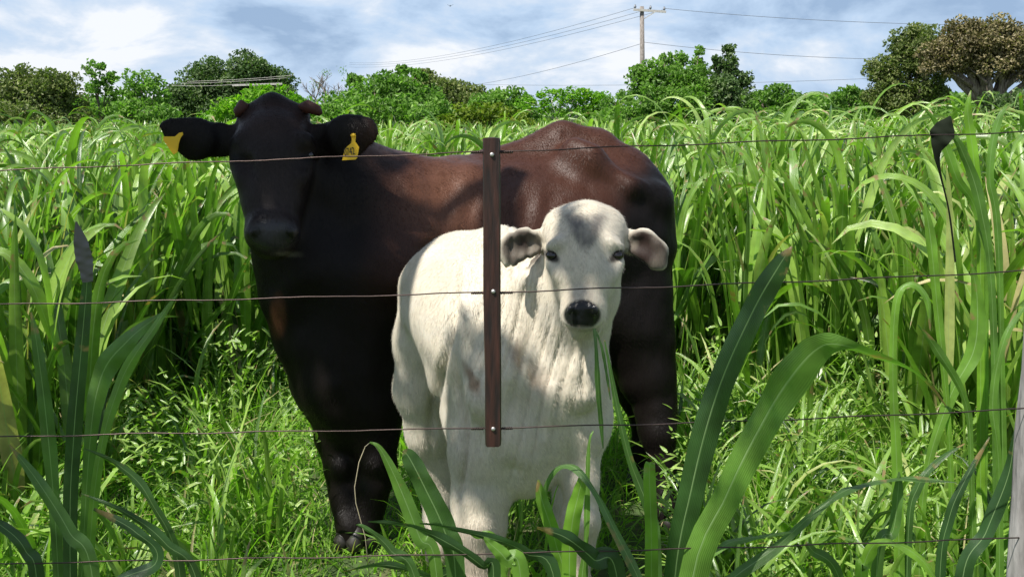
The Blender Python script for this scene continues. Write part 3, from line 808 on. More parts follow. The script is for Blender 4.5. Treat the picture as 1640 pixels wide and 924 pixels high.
clump('grass_plant', 'leaning grass plant with wide dark blades at the cow\'s front hooves',
      [([G(735, 2.1, 30), (730, 930, 2.1, 42), (712, 850, 2.1, 50), (680, 780, 2.1, 46), (655, 732, 2.1, 34), (645, 722, 2.1, 4)], .3, (.1, .2, .1)),
       ([G(715, 2.0, 26), (700, 930, 2.0, 28), (672, 860, 2.0, 34), (640, 780, 2.0, 30), (610, 720, 2.0, 12), (592, 708, 2.0, 3)], .62, .2),
       ([G(760, 2.0, 22), (790, 945, 2.0, 30), (770, 905, 2.0, 28), (700, 860, 2.0, 26), (640, 840, 2.0, 16), (590, 835, 2.0, 3)], .1, (.3, .7, .9, .9)),
       ([G(880, 2.0, 22), (890, 950, 2.0, 30), (840, 885, 2.0, 30), (780, 860, 2.0, 20), (700, 842, 2.0, 10), (672, 838, 2.0, 3)], .08, (.4, .6, .9, .9)),
       ([G(830, 1.95, 26), (835, 945, 1.95, 34), (810, 895, 1.95, 34), (785, 870, 1.95, 18), (775, 860, 1.95, 4)], .7, .2),
       ([G(760, 2.15, 20), (745, 950, 2.15, 26), (690, 925, 2.15, 24), (620, 905, 2.15, 18), (550, 915, 2.15, 3)], .15, (.3, .9, .9)),
       ([G(680, 2.0, 18), (670, 960, 2.0, 26), (625, 880, 2.0, 22), (585, 845, 2.0, 10), (570, 840, 2.0, 2)], .35, .5),
       ([G(1000, 2.0, 22), (990, 940, 2.0, 40), (950, 895, 2.0, 44), (905, 860, 2.0, 30), (860, 845, 2.0, 8)], .05, (.3, .5, .7)),
       ([G(820, 2.2, 16), (800, 900, 2.2, 22), (760, 858, 2.2, 10), (745, 852, 2.2, 2)], .7, .4)])
clump('grass_plant', 'dark drooping grass plant in the lower left corner',
      [([G(170, 2.0, 26), (150, 940, 2.0, 32), (110, 850, 2.0, 32), (60, 770, 2.0, 24), (15, 712, 2.0, 4)], .5, .2),
       ([G(130, 1.95, 22), (150, 990, 1.95, 26), (250, 900, 1.95, 26), (215, 850, 1.95, 24), (150, 815, 1.95, 8)], .05, .5),
       ([G(330, 2.0, 20), (320, 960, 2.0, 24), (265, 870, 2.0, 24), (200, 820, 2.0, 14), (130, 790, 2.0, 2)], .12, .5),
       ([G(280, 2.1, 18), (290, 940, 2.1, 22), (240, 800, 2.1, 22), (190, 745, 2.1, 16), (135, 718, 2.1, 2)], .2, .6),
       ([G(55, 2.0, 20), (60, 960, 2.0, 30), (40, 880, 2.0, 30), (0, 840, 2.0, 20), (-40, 820, 2.0, 4)], .1, .3)])
clump('grass_plant', 'tall dark stalk of grass with a drooping grey tip near the left edge',
      [([G(118, 2.3, 26), (112, 860, 2.3, 30), (118, 700, 2.3, 32), (130, 560, 2.3, 30), (138, 470, 2.3, 22), (140, 440, 2.3, 14)], .12, .1),
       ([G(105, 2.4, 20), (90, 860, 2.4, 24), (75, 680, 2.4, 30), (60, 560, 2.4, 22), (50, 500, 2.4, 4)], .5, .2),
       ([G(130, 2.4, 16), (150, 800, 2.4, 20), (190, 620, 2.4, 26), (250, 520, 2.4, 18), (285, 470, 2.4, 2)], .7, .4),
       ([G(120, 2.5, 16), (140, 760, 2.5, 22), (160, 610, 2.5, 46), (205, 545, 2.5, 40), (262, 500, 2.5, 4)], .55, .3)])
o = link('dry_leaf', (lambda b_: (b_.add(*path_blade([(140, 452, 2.28, 16), (136, 425, 2.27, 24), (130, 395, 2.26, 24), (122, 355, 2.25, 3)], .5, .2)), b_.mesh('dry_leaf'))[1])(Bag()), M_greyleaf)
tag(o, 'withered grey leaf tip standing up beside the dark stalk near the left edge', 'leaf')
clump('grass_plant', 'tall broad leaved grass plant near the right edge post',
      [([G(1440, 2.6, 20), (1440, 900, 2.6, 22.1), (1436, 740, 2.6, 22.1), (1430, 600, 2.6, 16), (1436, 480, 2.6, 18), (1462, 455, 2.6, 17), (1485, 480, 2.6, 14), (1490, 530, 2.6, 3.4)], .75, (.1, .1, .2, .9, .2)),
       ([G(1450, 2.6, 20), (1455, 850, 2.6, 17), (1470, 780, 2.6, 18.7), (1500, 740, 2.6, 13.6), (1545, 710, 2.6, 2.55)], .2, .3),
       ([G(1500, 2.2, 26), (1505, 930, 2.2, 22.1), (1520, 830, 2.2, 22.1), (1545, 770, 2.2, 17), (1585, 700, 2.2, 2.55)], .05, .2),
       ([G(1560, 2.1, 30), (1540, 950, 2.1, 34), (1580, 850, 2.1, 34), (1615, 760, 2.1, 28.9), (1625, 690, 2.1, 3.4)], .05, .2),
       ([G(1470, 3.0, 30), (1480, 780, 3.0, 16.12), (1520, 640, 3.0, 24.8), (1560, 560, 3.0, 34.72), (1565, 480, 3.0, 27.28), (1555, 420, 3.0, 3.1)], .7, .2),
       ([G(1560, 2.9, 30), (1555, 740, 2.9, 12.4), (1545, 640, 2.9, 16.12), (1500, 560, 2.9, 18.6), (1470, 520, 2.9, 2.48)], .6, .4),
       ([G(1600, 2.8, 20), (1600, 760, 2.8, 14.88), (1590, 640, 2.8, 18.6), (1610, 540, 2.8, 16.12), (1650, 480, 2.8, 2.48)], .6, .5),
       ([G(1530, 3.0, 20), (1520, 700, 3.0, 12.4), (1500, 480, 3.0, 18.6), (1490, 380, 3.0, 21.08), (1480, 320, 3.0, 2.48)], .75, .2),
       ([G(1600, 3.0, 20), (1590, 500, 3.0, 14.88), (1570, 330, 3.0, 22.32), (1540, 240, 3.0, 18.6), (1520, 210, 3.0, 1.86)], .55, .3),
       ([G(1610, 3.0, 20), (1600, 420, 3.0, 14.88), (1585, 280, 3.0, 18.6), (1600, 190, 3.0, 13.64), (1625, 165, 3.0, 1.86)], .6, .4),
       ([G(1570, 3.1, 20), (1570, 400, 3.1, 14.88), (1560, 260, 3.1, 21.08), (1550, 180, 3.1, 14.88), (1555, 145, 3.1, 1.86)], .9, .1),
       ([G(1570, 3.1, 20), (1575, 420, 3.1, 14.88), (1530, 280, 3.1, 19.84), (1500, 200, 3.1, 12.4), (1480, 175, 3.1, 1.86)], .7, .3)])
clump('grass_plant', 'small bent over grass plant at the bottom right, bright green hoop of leaf',
      [([G(1400, 2.1, 24), (1380, 950, 2.1, 30), (1385, 900, 2.1, 30), (1405, 868, 2.08, 26), (1440, 872, 2.05, 24), (1480, 900, 2.05, 20), (1510, 950, 2.05, 4)], .85, (.1, .3, .9, .9, .5)),
       ([G(1395, 2.2, 24), (1405, 900, 2.2, 26), (1430, 850, 2.2, 24), (1438, 790, 2.2, 22), (1440, 755, 2.2, 3)], .5, .2),
       ([G(1370, 2.2, 18), (1350, 950, 2.2, 24), (1300, 880, 2.2, 20), (1290, 870, 2.2, 3)], .4, .4)])
o = link('dark_leaf', (lambda b_: (b_.add(*path_blade([(1530, 420, 3.0, 3), (1520, 340, 3.0, 3), (1506, 280, 2.99, 4), (1500, 246, 2.98, 12), (1505, 222, 2.97, 36), (1512, 204, 2.97, 32), (1522, 186, 2.97, 3)], .5, .3)), b_.mesh('dark_leaf'))[1])(Bag()), M_deadleaf)
tag(o, 'blackish leaf hanging behind the top wire near the right edge', 'leaf')

# ------------------------------------------------------------------ bodies as smooth distance fields
class Field:
    def __init__(s, lo, hi, h):
        s.lo = np.array(lo, float); s.h = h
        s.n = np.ceil((np.array(hi) - s.lo) / h).astype(int) + 1
        s.F = np.full(s.n, 0.3, dtype=np.float32)
    def _box(s, mn, mx):
        i0 = np.clip(np.floor((mn - s.lo) / s.h).astype(int), 0, s.n - 1)
        i1 = np.clip(np.ceil((mx - s.lo) / s.h).astype(int) + 1, 1, s.n)
        ax = [s.lo[k] + s.h * np.arange(i0[k], i1[k]) for k in range(3)]
        X = np.meshgrid(*ax, indexing='ij')
        return tuple(slice(i0[k], i1[k]) for k in range(3)), np.stack(X, -1).astype(np.float32)
    def cone(s, a, b, ra, rb, k=0.03, sc_=None, sub=False):
        """round cone from a to b; sc_ squashes it along an axis: (axis, factor)"""
        a = np.asarray(a, float); b = np.asarray(b, float)
        m = max(ra, rb) * 1.05 + k + s.h * 2
        sl, X = s._box(np.minimum(a, b) - m, np.maximum(a, b) + m)
        if X.size == 0: return
        ab = b - a; l2 = float(ab @ ab) + 1e-12
        d = X - a.astype(np.float32)
        t = np.clip((d @ ab.astype(np.float32)) / l2, 0, 1)
        q = d - t[..., None] * ab.astype(np.float32)
        fac = 1.0
        if sc_ is not None:
            ax, f = sc_; ax = np.asarray(ax, np.float32); ax = ax / np.linalg.norm(ax)
            w = q @ ax
            q = q + (w * (1 / f - 1))[..., None] * ax
            fac = f if f < 1 else 1.0
        r = ra + (rb - ra) * t
        ln = np.linalg.norm(q, axis=-1)
        dist = (ln - r) * (0.5 + 0.5 * fac)
        A = s.F[sl]
        if sub:
            dd = -dist
            hh = np.maximum(k - np.abs(A - dd), 0) / k
            s.F[sl] = np.maximum(A, dd) + hh * hh * k * 0.25
        else:
            hh = np.maximum(k - np.abs(A - dist), 0) / k
            s.F[sl] = np.minimum(A, dist) - hh * hh * k * 0.25
    def chain(s, pts, k=0.03, sc_=None, sub=False):
        """pts: (u, v, Y, radius_px)"""
        A = [(P(u, v, Y), R(r, v, Y)) for u, v, Y, r in pts]
        if len(A) == 1: A = A * 2
        for (a, ra), (b, rb) in zip(A[:-1], A[1:]): s.cone(a, b, ra, rb, k, sc_, sub)
    def nets(s):
        Fv = s.F
        n = np.array(Fv.shape)
        sg = Fv < 0
        c = [(i, j, k) for i in (0, 1) for j in (0, 1) for k in (0, 1)]
        cnt = sum(sg[i:n[0] - 1 + i, j:n[1] - 1 + j, k:n[2] - 1 + k].astype(np.int8) for i, j, k in c)
        act = (cnt > 0) & (cnt < 8)
        ijk = np.argwhere(act)
        idx = np.full(act.shape, -1, np.int64); idx[act] = np.arange(len(ijk))
        acc = np.zeros((len(ijk), 3)); num = np.zeros(len(ijk))
        for ci in range(8):
            for cj in range(ci + 1, 8):
                a, b = np.array(c[ci]), np.array(c[cj])
                if np.abs(a - b).sum() != 1: continue
                pa, pb = ijk + a, ijk + b
                fa = Fv[pa[:, 0], pa[:, 1], pa[:, 2]]; fb = Fv[pb[:, 0], pb[:, 1], pb[:, 2]]
                cr_ = (fa < 0) != (fb < 0)
                t = np.where(cr_, fa / np.where(fa == fb, 1, fa - fb), 0)
                acc += np.where(cr_[:, None], pa + t[:, None] * (b - a), 0); num += cr_
        V = s.lo + s.h * acc / num[:, None]
        Q = []
        for ax in range(3):
            e1, e2 = (ax + 1) % 3, (ax + 2) % 3
            lo = [slice(None)] * 3; hi = [slice(None)] * 3
            lo[ax] = slice(0, n[ax] - 1); hi[ax] = slice(1, n[ax])
            x = sg[tuple(lo)] != sg[tuple(hi)]
            flip = sg[tuple(lo)][x]
            pos = np.argwhere(x)
            ok = (pos[:, e1] > 0) & (pos[:, e2] > 0) & (pos[:, e1] < n[e1] - 1) & (pos[:, e2] < n[e2] - 1)
            pos = pos[ok]; flip = flip[ok]
            def at_(d1, d2):
                p = pos.copy(); p[:, e1] -= d1; p[:, e2] -= d2
                return idx[p[:, 0], p[:, 1], p[:, 2]]
            q = np.stack([at_(1, 1), at_(0, 1), at_(0, 0), at_(1, 0)], 1)
            q[~flip] = q[~flip][:, ::-1]
            Q.append(q)
        return V, np.concatenate(Q)

def smooth_mesh(V, Q, it=3, lam=0.5):
    E = np.concatenate([Q[:, [0, 1]], Q[:, [1, 2]], Q[:, [2, 3]], Q[:, [3, 0]]])
    for _ in range(it):
        acc = np.zeros_like(V); cnt = np.zeros(len(V))
        for a, b in ((0, 1), (1, 0)):
            for ax in range(3): acc[:, ax] += np.bincount(E[:, a], V[E[:, b], ax], len(V))
            cnt += np.bincount(E[:, a], minlength=len(V))
        V = V + lam * (acc / cnt[:, None] - V)
    return V
def normals(V, Q):
    fn = np.cross(V[Q[:, 2]] - V[Q[:, 0]], V[Q[:, 3]] - V[Q[:, 1]])
    N = np.zeros_like(V)
    for k in range(4):
        for ax in range(3): N[:, ax] += np.bincount(Q[:, k], fn[:, ax], len(V))
    return N / (np.linalg.norm(N, axis=1)[:, None] + 1e-12)
def blob(u, v, cu, cv, ru, rv, soft=0.35):
    d = np.sqrt(((u - cu) / ru) ** 2 + ((v - cv) / rv) ** 2)
    return np.clip((1 - d) / soft + 0.5, 0, 1)
def sstep(x, a, b):
    t = np.clip((x - a) / (b - a), 0, 1); return t * t * (3 - 2 * t)
def mixc(A, c, m): return A * (1 - m[:, None]) + np.array(c) * m[:, None]

def ball(c, r, seg=14, ring=10, sc_=(1, 1, 1)):
    V = []; Q = []
    for i in range(ring + 1):
        th = math.pi * i / ring
        for k in range(seg):
            ph = 2 * math.pi * k / seg
            V.append([math.sin(th) * math.cos(ph) * sc_[0], math.sin(th) * math.sin(ph) * sc_[1], math.cos(th) * sc_[2]])
    for i in range(ring):
        for k in range(seg):
            k2 = (k + 1) % seg
            Q.append((i * seg + k, (i + 1) * seg + k, (i + 1) * seg + k2, i * seg + k2))
    return np.array(V) * r + np.array(c), np.array(Q)

def hoof(root, u, Y, r, mat=M_hoof, fwd=(-0.4, -1)):
    """cloven hoof: two claws on the ground"""
    c = P(u, 800, Y); c[2] = 0
    f = np.array([*fwd, 0.0]); f /= np.linalg.norm(f); s_ = np.array([f[1], -f[0], 0])
    paths = []
    for sgn in (-1, 1):
        b0 = c + s_ * sgn * r * .48
        paths.append([(b0 - f * r * .3 + [0, 0, .085], r * .45), (b0 + [0, 0, .05], r * .55), (b0 + f * r * .35 + [0, 0, .022], r * .62), (b0 + f * r * .7 + [0, 0, .004], r * .3)])
    V, Q, T = tube(paths, 10)
    V[:, 2] = np.maximum(V[:, 2], 0.0)
    link('hoof', mesh_from('hoof', V, Q, T), mat, root)

def coat_hair(root, V, N, A, ok, n, ln, wd, mat, seed):
    # short flat-lying hair, one sliver per hair, combed down and back
    g = np.random.default_rng(seed)
    idx = np.flatnonzero(ok); idx = idx[g.integers(0, len(idx), n)]
    p = V[idx] + g.normal(0, .003, (n, 3)); nn_ = N[idx]
    sw = noise(V[idx], 5, seed) * 3 - 1.5; sw2 = noise(V[idx], 11, seed + 1) - .5
    flow = np.stack([.35 + sw * .5 + sw2, .25 + 0 * sw, -1 + 0 * sw], 1) + g.normal(0, .16, (n, 3))
    p = p - nn_ * np.sum((p - V[idx]) * nn_, 1)[:, None]
    flow -= nn_ * np.sum(flow * nn_, 1)[:, None]; flow /= np.linalg.norm(flow, axis=1)[:, None] + 1e-6
    L = (ln * g.uniform(.6, 1.3, n))[:, None]
    sd = np.cross(flow, nn_) * wd * .5
    tip = p + flow * L + nn_ * (L * g.uniform(.10, .32, n)[:, None])
    HV = np.stack([p - sd - nn_ * .001, p + sd - nn_ * .001, tip], 1).reshape(-1, 3)
    c = A[idx] * g.uniform(.72, 1.3, n)[:, None]
    me = mesh_from('hair', HV, np.zeros((0, 4)), np.arange(n * 3).reshape(-1, 3), attrs={'coat': np.clip(np.repeat(c, 3, 0), 0, .9)})
    link('hair', me, mat, root)

# ------------------------------------------------------------------ the cow
def make_cow():
    base = np.array([P(800, 600, 3.95)[0], 3.95, 0.0])
    root = empty('cow', base)
    tag(root, 'large black and dark brown cow with yellow tags in both ears, standing behind the calf', 'cow')
    f = Field((-1.35, 3.12, -0.01), (0.80, 4.55, 1.72), 0.0085)
    YA = (0, 1, 0)
    # torso
    f.chain([(565, 400, 3.86, 144), (700, 408, 3.93, 147), (850, 404, 4.0, 153), (930, 386, 4.04, 140)], .05, (YA, .82))
    f.chain([(930, 374, 4.04, 124), (984, 360, 4.06, 90)], .06, (YA, .9))
    f.chain([(560, 312, 3.95, 60), (640, 302, 3.97, 40), (720, 294, 4.0, 34), (800, 276, 4.05, 36), (860, 254, 4.08, 32), (903, 231, 4.1, 26), (955, 244, 4.1, 32), (1008, 280, 4.1, 34), (1034, 314, 4.1, 34)], .07)  # spine
    f.chain([(988, 345, 4.06, 80), (1000, 390, 4.02, 72)], .05)
    # hook bone and pelvis line
    f.chain([(922, 242, 3.92, 24), (946, 254, 3.89, 24)], .08)
    f.chain([(946, 258, 3.89, 14), (1010, 300, 3.88, 16), (1050, 320, 3.95, 26)], .05)
    f.chain([(975, 390, 3.60, 18), (985, 330, 3.66, 12)], .10, sub=True)
    # near hind leg
    f.chain([(996, 400, 3.98, 76), (1010, 480, 3.94, 60), (1022, 540, 3.92, 54), (1036, 600, 3.9, 41), (1052, 655, 3.89, 31)], .05, (YA, .8))
    f.chain([(1052, 655, 3.89, 31), (1056, 690, 3.87, 28), (1060, 740, 3.84, 20), (1063, 790, 3.81, 18), (1066, 815, 3.79, 20), (1064, 838, 3.77, 17)], .03)
    f.chain([(1068, 650, 3.92, 10), (1080, 668, 3.92, 9)], .03)        # point of hock
    # far hind leg
    f.chain([(990, 420, 4.2, 70), (1000, 540, 4.22, 48), (1022, 620, 4.26, 32), (1032, 660, 4.28, 26), (1026, 720, 4.25, 17), (1024, 765, 4.22, 17), (1023, 785, 4.2, 15)], .04)
    # flank fold to the stifle
    f.chain([(960, 500, 3.9, 50), (1000, 520, 3.92, 48)], .09)
    # shoulder, brisket, neck
    f.chain([(590, 360, 3.80, 120), (560, 440, 3.74, 118), (555, 520, 3.72, 100), (562, 600, 3.70, 88), (572, 660, 3.69, 66)], .07, (YA, .85))
    f.chain([(585, 340, 3.85, 96), (520, 300, 3.74, 88), (455, 255, 3.64, 62)], .08)
    f.chain([(540, 430, 3.78, 105), (490, 400, 3.66, 72), (455, 350, 3.60, 48)], .08)
    f.chain([(440, 400, 3.6, 26), (462, 470, 3.62, 34), (485, 540, 3.66, 40)], .08)   # dewlap
    # scapula edge
    f.chain([(655, 300, 3.70, 12), (668, 380, 3.66, 12), (640, 450, 3.62, 14)], .09)
    # front legs
    f.chain([(592, 640, 3.66, 52), (602, 700, 3.66, 37), (604, 745, 3.65, 29), (599, 775, 3.64, 22), (592, 810, 3.63, 19), (587, 842, 3.62, 20), (585, 862, 3.62, 16)], .035)
    f.chain([(545, 640, 3.72, 50), (540, 700, 3.70, 36), (545, 745, 3.68, 28), (550, 785, 3.66, 21), (556, 815, 3.64, 18), (559, 845, 3.6, 18), (560, 868, 3.58, 15)], .035)
    f.chain([(568, 680, 3.74, 40), (572, 725, 3.76, 20)], .05)
    f.chain([(603, 742, 3.60, 17)], .03)
    f.chain([(546, 745, 3.63, 17)], .03)
    # head
    f.chain([(437, 236, 3.53, 64), (437, 270, 3.49, 60)], .04)
    f.chain([(437, 270, 3.49, 58), (437, 318, 3.44, 46), (437, 352, 3.40, 40)], .04)
    f.chain([(418, 378, 3.36, 26), (456, 378, 3.36, 26)], .05)
    f.chain([(437, 366, 3.34, 30), (437, 384, 3.34, 30)], .03)
    f.chain([(426, 398, 3.39, 18), (448, 398, 3.39, 18)], .03)
    f.chain([(437, 300, 3.58, 54), (437, 355, 3.5, 38)], .06)          # jaw
    f.chain([(398, 188, 3.56, 20), (436, 174, 3.56, 22), (476, 188, 3.56, 20)], .03)
    for s_ in (-1, 1):
        f.chain([(437 + s_ * 44, 262, 3.385, 12), (437 + s_ * 40, 275, 3.37, 8)], .03, sub=True)
        f.chain([(437 + s_ * 40, 285, 3.415, 9), (437 + s_ * 30, 330, 3.385, 8)], .03)
        f.chain([(437 + s_ * 50, 226, 3.44, 15), (437 + s_ * 58, 238, 3.47, 13)], .03)    # brow
        f.chain([(437 + s_ * 57, 262, 3.45, 9), (437 + s_ * 44, 285, 3.41, 9)], .04)      # under the eye
        f.chain([(437 + s_ * 26, 358, 3.31, 10), (437 + s_ * 31, 371, 3.305, 12)], .03)   # nostril wing
        f.chain([(437 + s_ * 24, 366, 3.262, 8), (437 + s_ * 28, 376, 3.268, 7)], .010, sub=True)
    f.chain([(405, 399, 3.31, 3), (437, 402, 3.285, 3), (470, 399, 3.31, 3)], .012, sub=True)   # mouth
    # ears
    f.chain([(385, 222, 3.54, 22), (350, 224, 3.53, 27), (312, 222, 3.5, 34), (280, 209, 3.48, 22), (261, 201, 3.47, 8)], .02, (YA, .34))
    f.chain([(350, 228, 3.45, 10), (312, 224, 3.44, 24), (284, 212, 3.43, 13)], .02, (YA, .5), sub=True)
    f.chain([(490, 222, 3.54, 22), (520, 226, 3.53, 25), (556, 220, 3.5, 33), (582, 212, 3.49, 24)], .02, (YA, .34))
    f.chain([(524, 228, 3.45, 10), (556, 222, 3.44, 24), (578, 215, 3.43, 15)], .02, (YA, .5), sub=True)
    V, Q = f.nets()
    V = smooth_mesh(V, Q, 4)
    N = normals(V, Q)
    u, v = proj(V)
    hd = blob(u, v, 437, 280, 190, 150)
    d = (noise(V, 6, 1) - .5) * .030 + (noise(V, 15, 2) - .5) * .010 + (noise(V * [1, 1, .4], 40, 5) - .5) * .003
    d = d * (1 - .7 * hd)
    # ribs and folds along the barrel
    rib = np.sin((u + (v - 400) * .25) / 7.0) * .003 * blob(u, v, 800, 400, 110, 110)
    V = V + N * (d + rib)[:, None]
    V[:, 2] = np.maximum(V[:, 2], 0.03)
    # coat: black fading into red brown over back and barrel
    nn = noise(V, 5, 6) * .6 + noise(V, 13, 8) * .4
    A = np.tile(np.array([0.0060, 0.0043, 0.0038]), (len(V), 1))
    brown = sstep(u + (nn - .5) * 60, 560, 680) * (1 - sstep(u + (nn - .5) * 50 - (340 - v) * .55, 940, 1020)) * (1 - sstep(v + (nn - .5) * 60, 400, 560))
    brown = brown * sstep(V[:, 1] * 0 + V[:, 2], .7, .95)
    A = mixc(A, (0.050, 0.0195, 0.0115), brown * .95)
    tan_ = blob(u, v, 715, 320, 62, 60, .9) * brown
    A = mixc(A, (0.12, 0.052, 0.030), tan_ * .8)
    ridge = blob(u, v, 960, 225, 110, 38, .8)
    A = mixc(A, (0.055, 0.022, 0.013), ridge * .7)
    A = mixc(A, (0.10, 0.04, 0.02), blob(u, v, 444, 505, 12, 30, .8) * .7)
    A = mixc(A, (0.03, 0.014, 0.011), blob(u, v, 437, 190, 60, 30, .8) * .6)
    A = mixc(A, (0.05, 0.045, 0.045), blob(u, v, 440, 330, 22, 38, 1) * .5)  # grey sheen down the nose bridge, painted into the coat
    hf = (V[:, 1] < 3.5)
    A = mixc(A, (0.021, 0.0155, 0.0145), blob(u, v, 437, 275, 50, 110, .9) * hf * (.5 + nn * .7))  # sheen on forehead and bridge painted as a lighter, browner coat
    A = mixc(A, (0.022, 0.021, 0.023), blob(u, v, 437, 377, 40, 24, .4) * hf)
    for s_ in (-1, 1):
        uu_ = u - (437 + s_ * 27) ; vv_ = v - 372 - s_ * uu_ * .5
        A = mixc(A, (0.001, 0.001, 0.001), blob(uu_, vv_, 0, 0, 8, 9, .5) * hf)  # shade inside the nostrils painted as black spots
        A = mixc(A, (0.002, 0.0015, 0.0015), blob(u, v, 437 + s_ * 56, 252, 12, 8, .6) * hf)
    A = mixc(A, (0.10, 0.095, 0.07), blob(u, v, 460, 407, 22, 4, .8) * (V[:, 1] < 3.5) * .8)
    wet = np.maximum(blob(u, v, 437, 377, 42, 26, .4) * (V[:, 1] < 3.45), brown * .42)
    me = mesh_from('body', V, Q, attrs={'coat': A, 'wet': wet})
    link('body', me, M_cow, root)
    nh = (V[:, 2] > .12) & (wet < .5) | (brown > .3)
    coat_hair(root, V, N, A, nh, 150000, .011, .0016, M_cow_hair, 71)
    for x_, yy in ((1064, 3.77), (1023, 4.19), (585, 3.62), (560, 3.58)): hoof(root, x_, yy, .052)
    for s_, uu in ((-1, 377), (1, 499)):
        V, Q = ball(P(uu - s_ * 4, 249, 3.452), .018); link('eye', mesh_from('eye', V, Q), M_eye, root)
    # stubby horn scurs
    for pts in (((398, 178, 3.56, 10), (387, 172, 3.54, 12), (381, 180, 3.53, 8), (380, 188, 3.53, 3)), ((478, 178, 3.56, 10), (494, 171, 3.54, 11), (508, 177, 3.53, 9), (514, 184, 3.53, 4))):
        V, Q, T = tube([[(P(a, b, c), R(r, b, c)) for a, b, c, r in pts]], 12)
        link('horn', mesh_from('horn', V, Q, T), M_horn, root)
    # ear tags: outline in pixels, real thickness
    def tag_plate(outline, Y, lab):
        c = [P(a, b, Y) for a, b in outline]
        th = np.array([0, .004, 0])
        n = len(c)
        V = np.array(c + [p + th for p in c])
        Q = [(i, (i + 1) % n, n + (i + 1) % n, n + i) for i in range(n)]
        cen = len(V); V = np.vstack([V, np.mean(c, 0), np.mean(c, 0) + th])
        T = [(cen, (i + 1) % n, i) for i in range(n)] + [(cen + 1, n + i, n + (i + 1) % n) for i in range(n)]
        o = link('ear_tag', mesh_from('ear_tag', V, Q, T, smooth=False), M_tagy, root)
        o['label'] = lab
        return o
    tag_plate([(262, 219), (280, 219), (287, 213), (292, 212), (293, 216), (289, 221), (286, 230), (284, 244), (278, 248), (272, 240), (261, 224)], 3.43, 'yellow tag seen from its plain back, hanging sideways')
    t2 = tag_plate([(548, 257), (552, 240), (556, 235), (562, 230), (563, 220), (561, 217), (563, 214), (569, 214), (570, 218), (569, 227), (575, 236), (572, 253), (569, 256)], 3.43, 'yellow tag with dark digits on it')
    # stud and inked digits of the tag
    V, Q = ball(P(566, 217, 3.425), .006); so = link('stud', mesh_from('stud', V, Q), M_tagy, t2)
    font = bpy.data.curves.new('tag_digits', 'FONT'); font.body = '0742'; font.size = .034; font.extrude = .0006
    tmp = bpy.data.objects.new('tmp_text', font); COL.objects.link(tmp); bpy.context.view_layer.update()
    mt = bpy.data.meshes.new_from_object(tmp.evaluated_get(bpy.context.evaluated_depsgraph_get()))
    bpy.data.objects.remove(tmp)
    mt.name = 'tag_digits'; mt.materials.clear(); mt.materials.append(M_ink)
    fo = bpy.data.objects.new('tag_digits', mt); COL.objects.link(fo)
    fo.parent = t2
    fo.rotation_euler = (math.radians(90), math.radians(-8), 0)
    fo.location = Vector(P(551.5, 250, 3.4285)); fo.scale = (.52, 1, 1)
    # tail hanging behind the rump
    pts = [(1060, 310, 4.14, 13), (1068, 345, 4.18, 11), (1068, 420, 4.2, 9), (1070, 520, 4.2, 8), (1066, 600, 4.2, 8), (1064, 660, 4.2, 12), (1062, 700, 4.2, 8), (1062, 725, 4.2, 2)]
    V, Q, T = tube([[(P(a, b, c), R(r, b, c)) for a, b, c, r in pts]], 10)
    A = np.tile(np.array([0.0060, 0.0043, 0.0038]), (len(V), 1))
    link('tail', mesh_from('tail', V, Q, T, attrs={'coat': A, 'wet': np.zeros(len(V))}), M_cow, root)
make_cow()

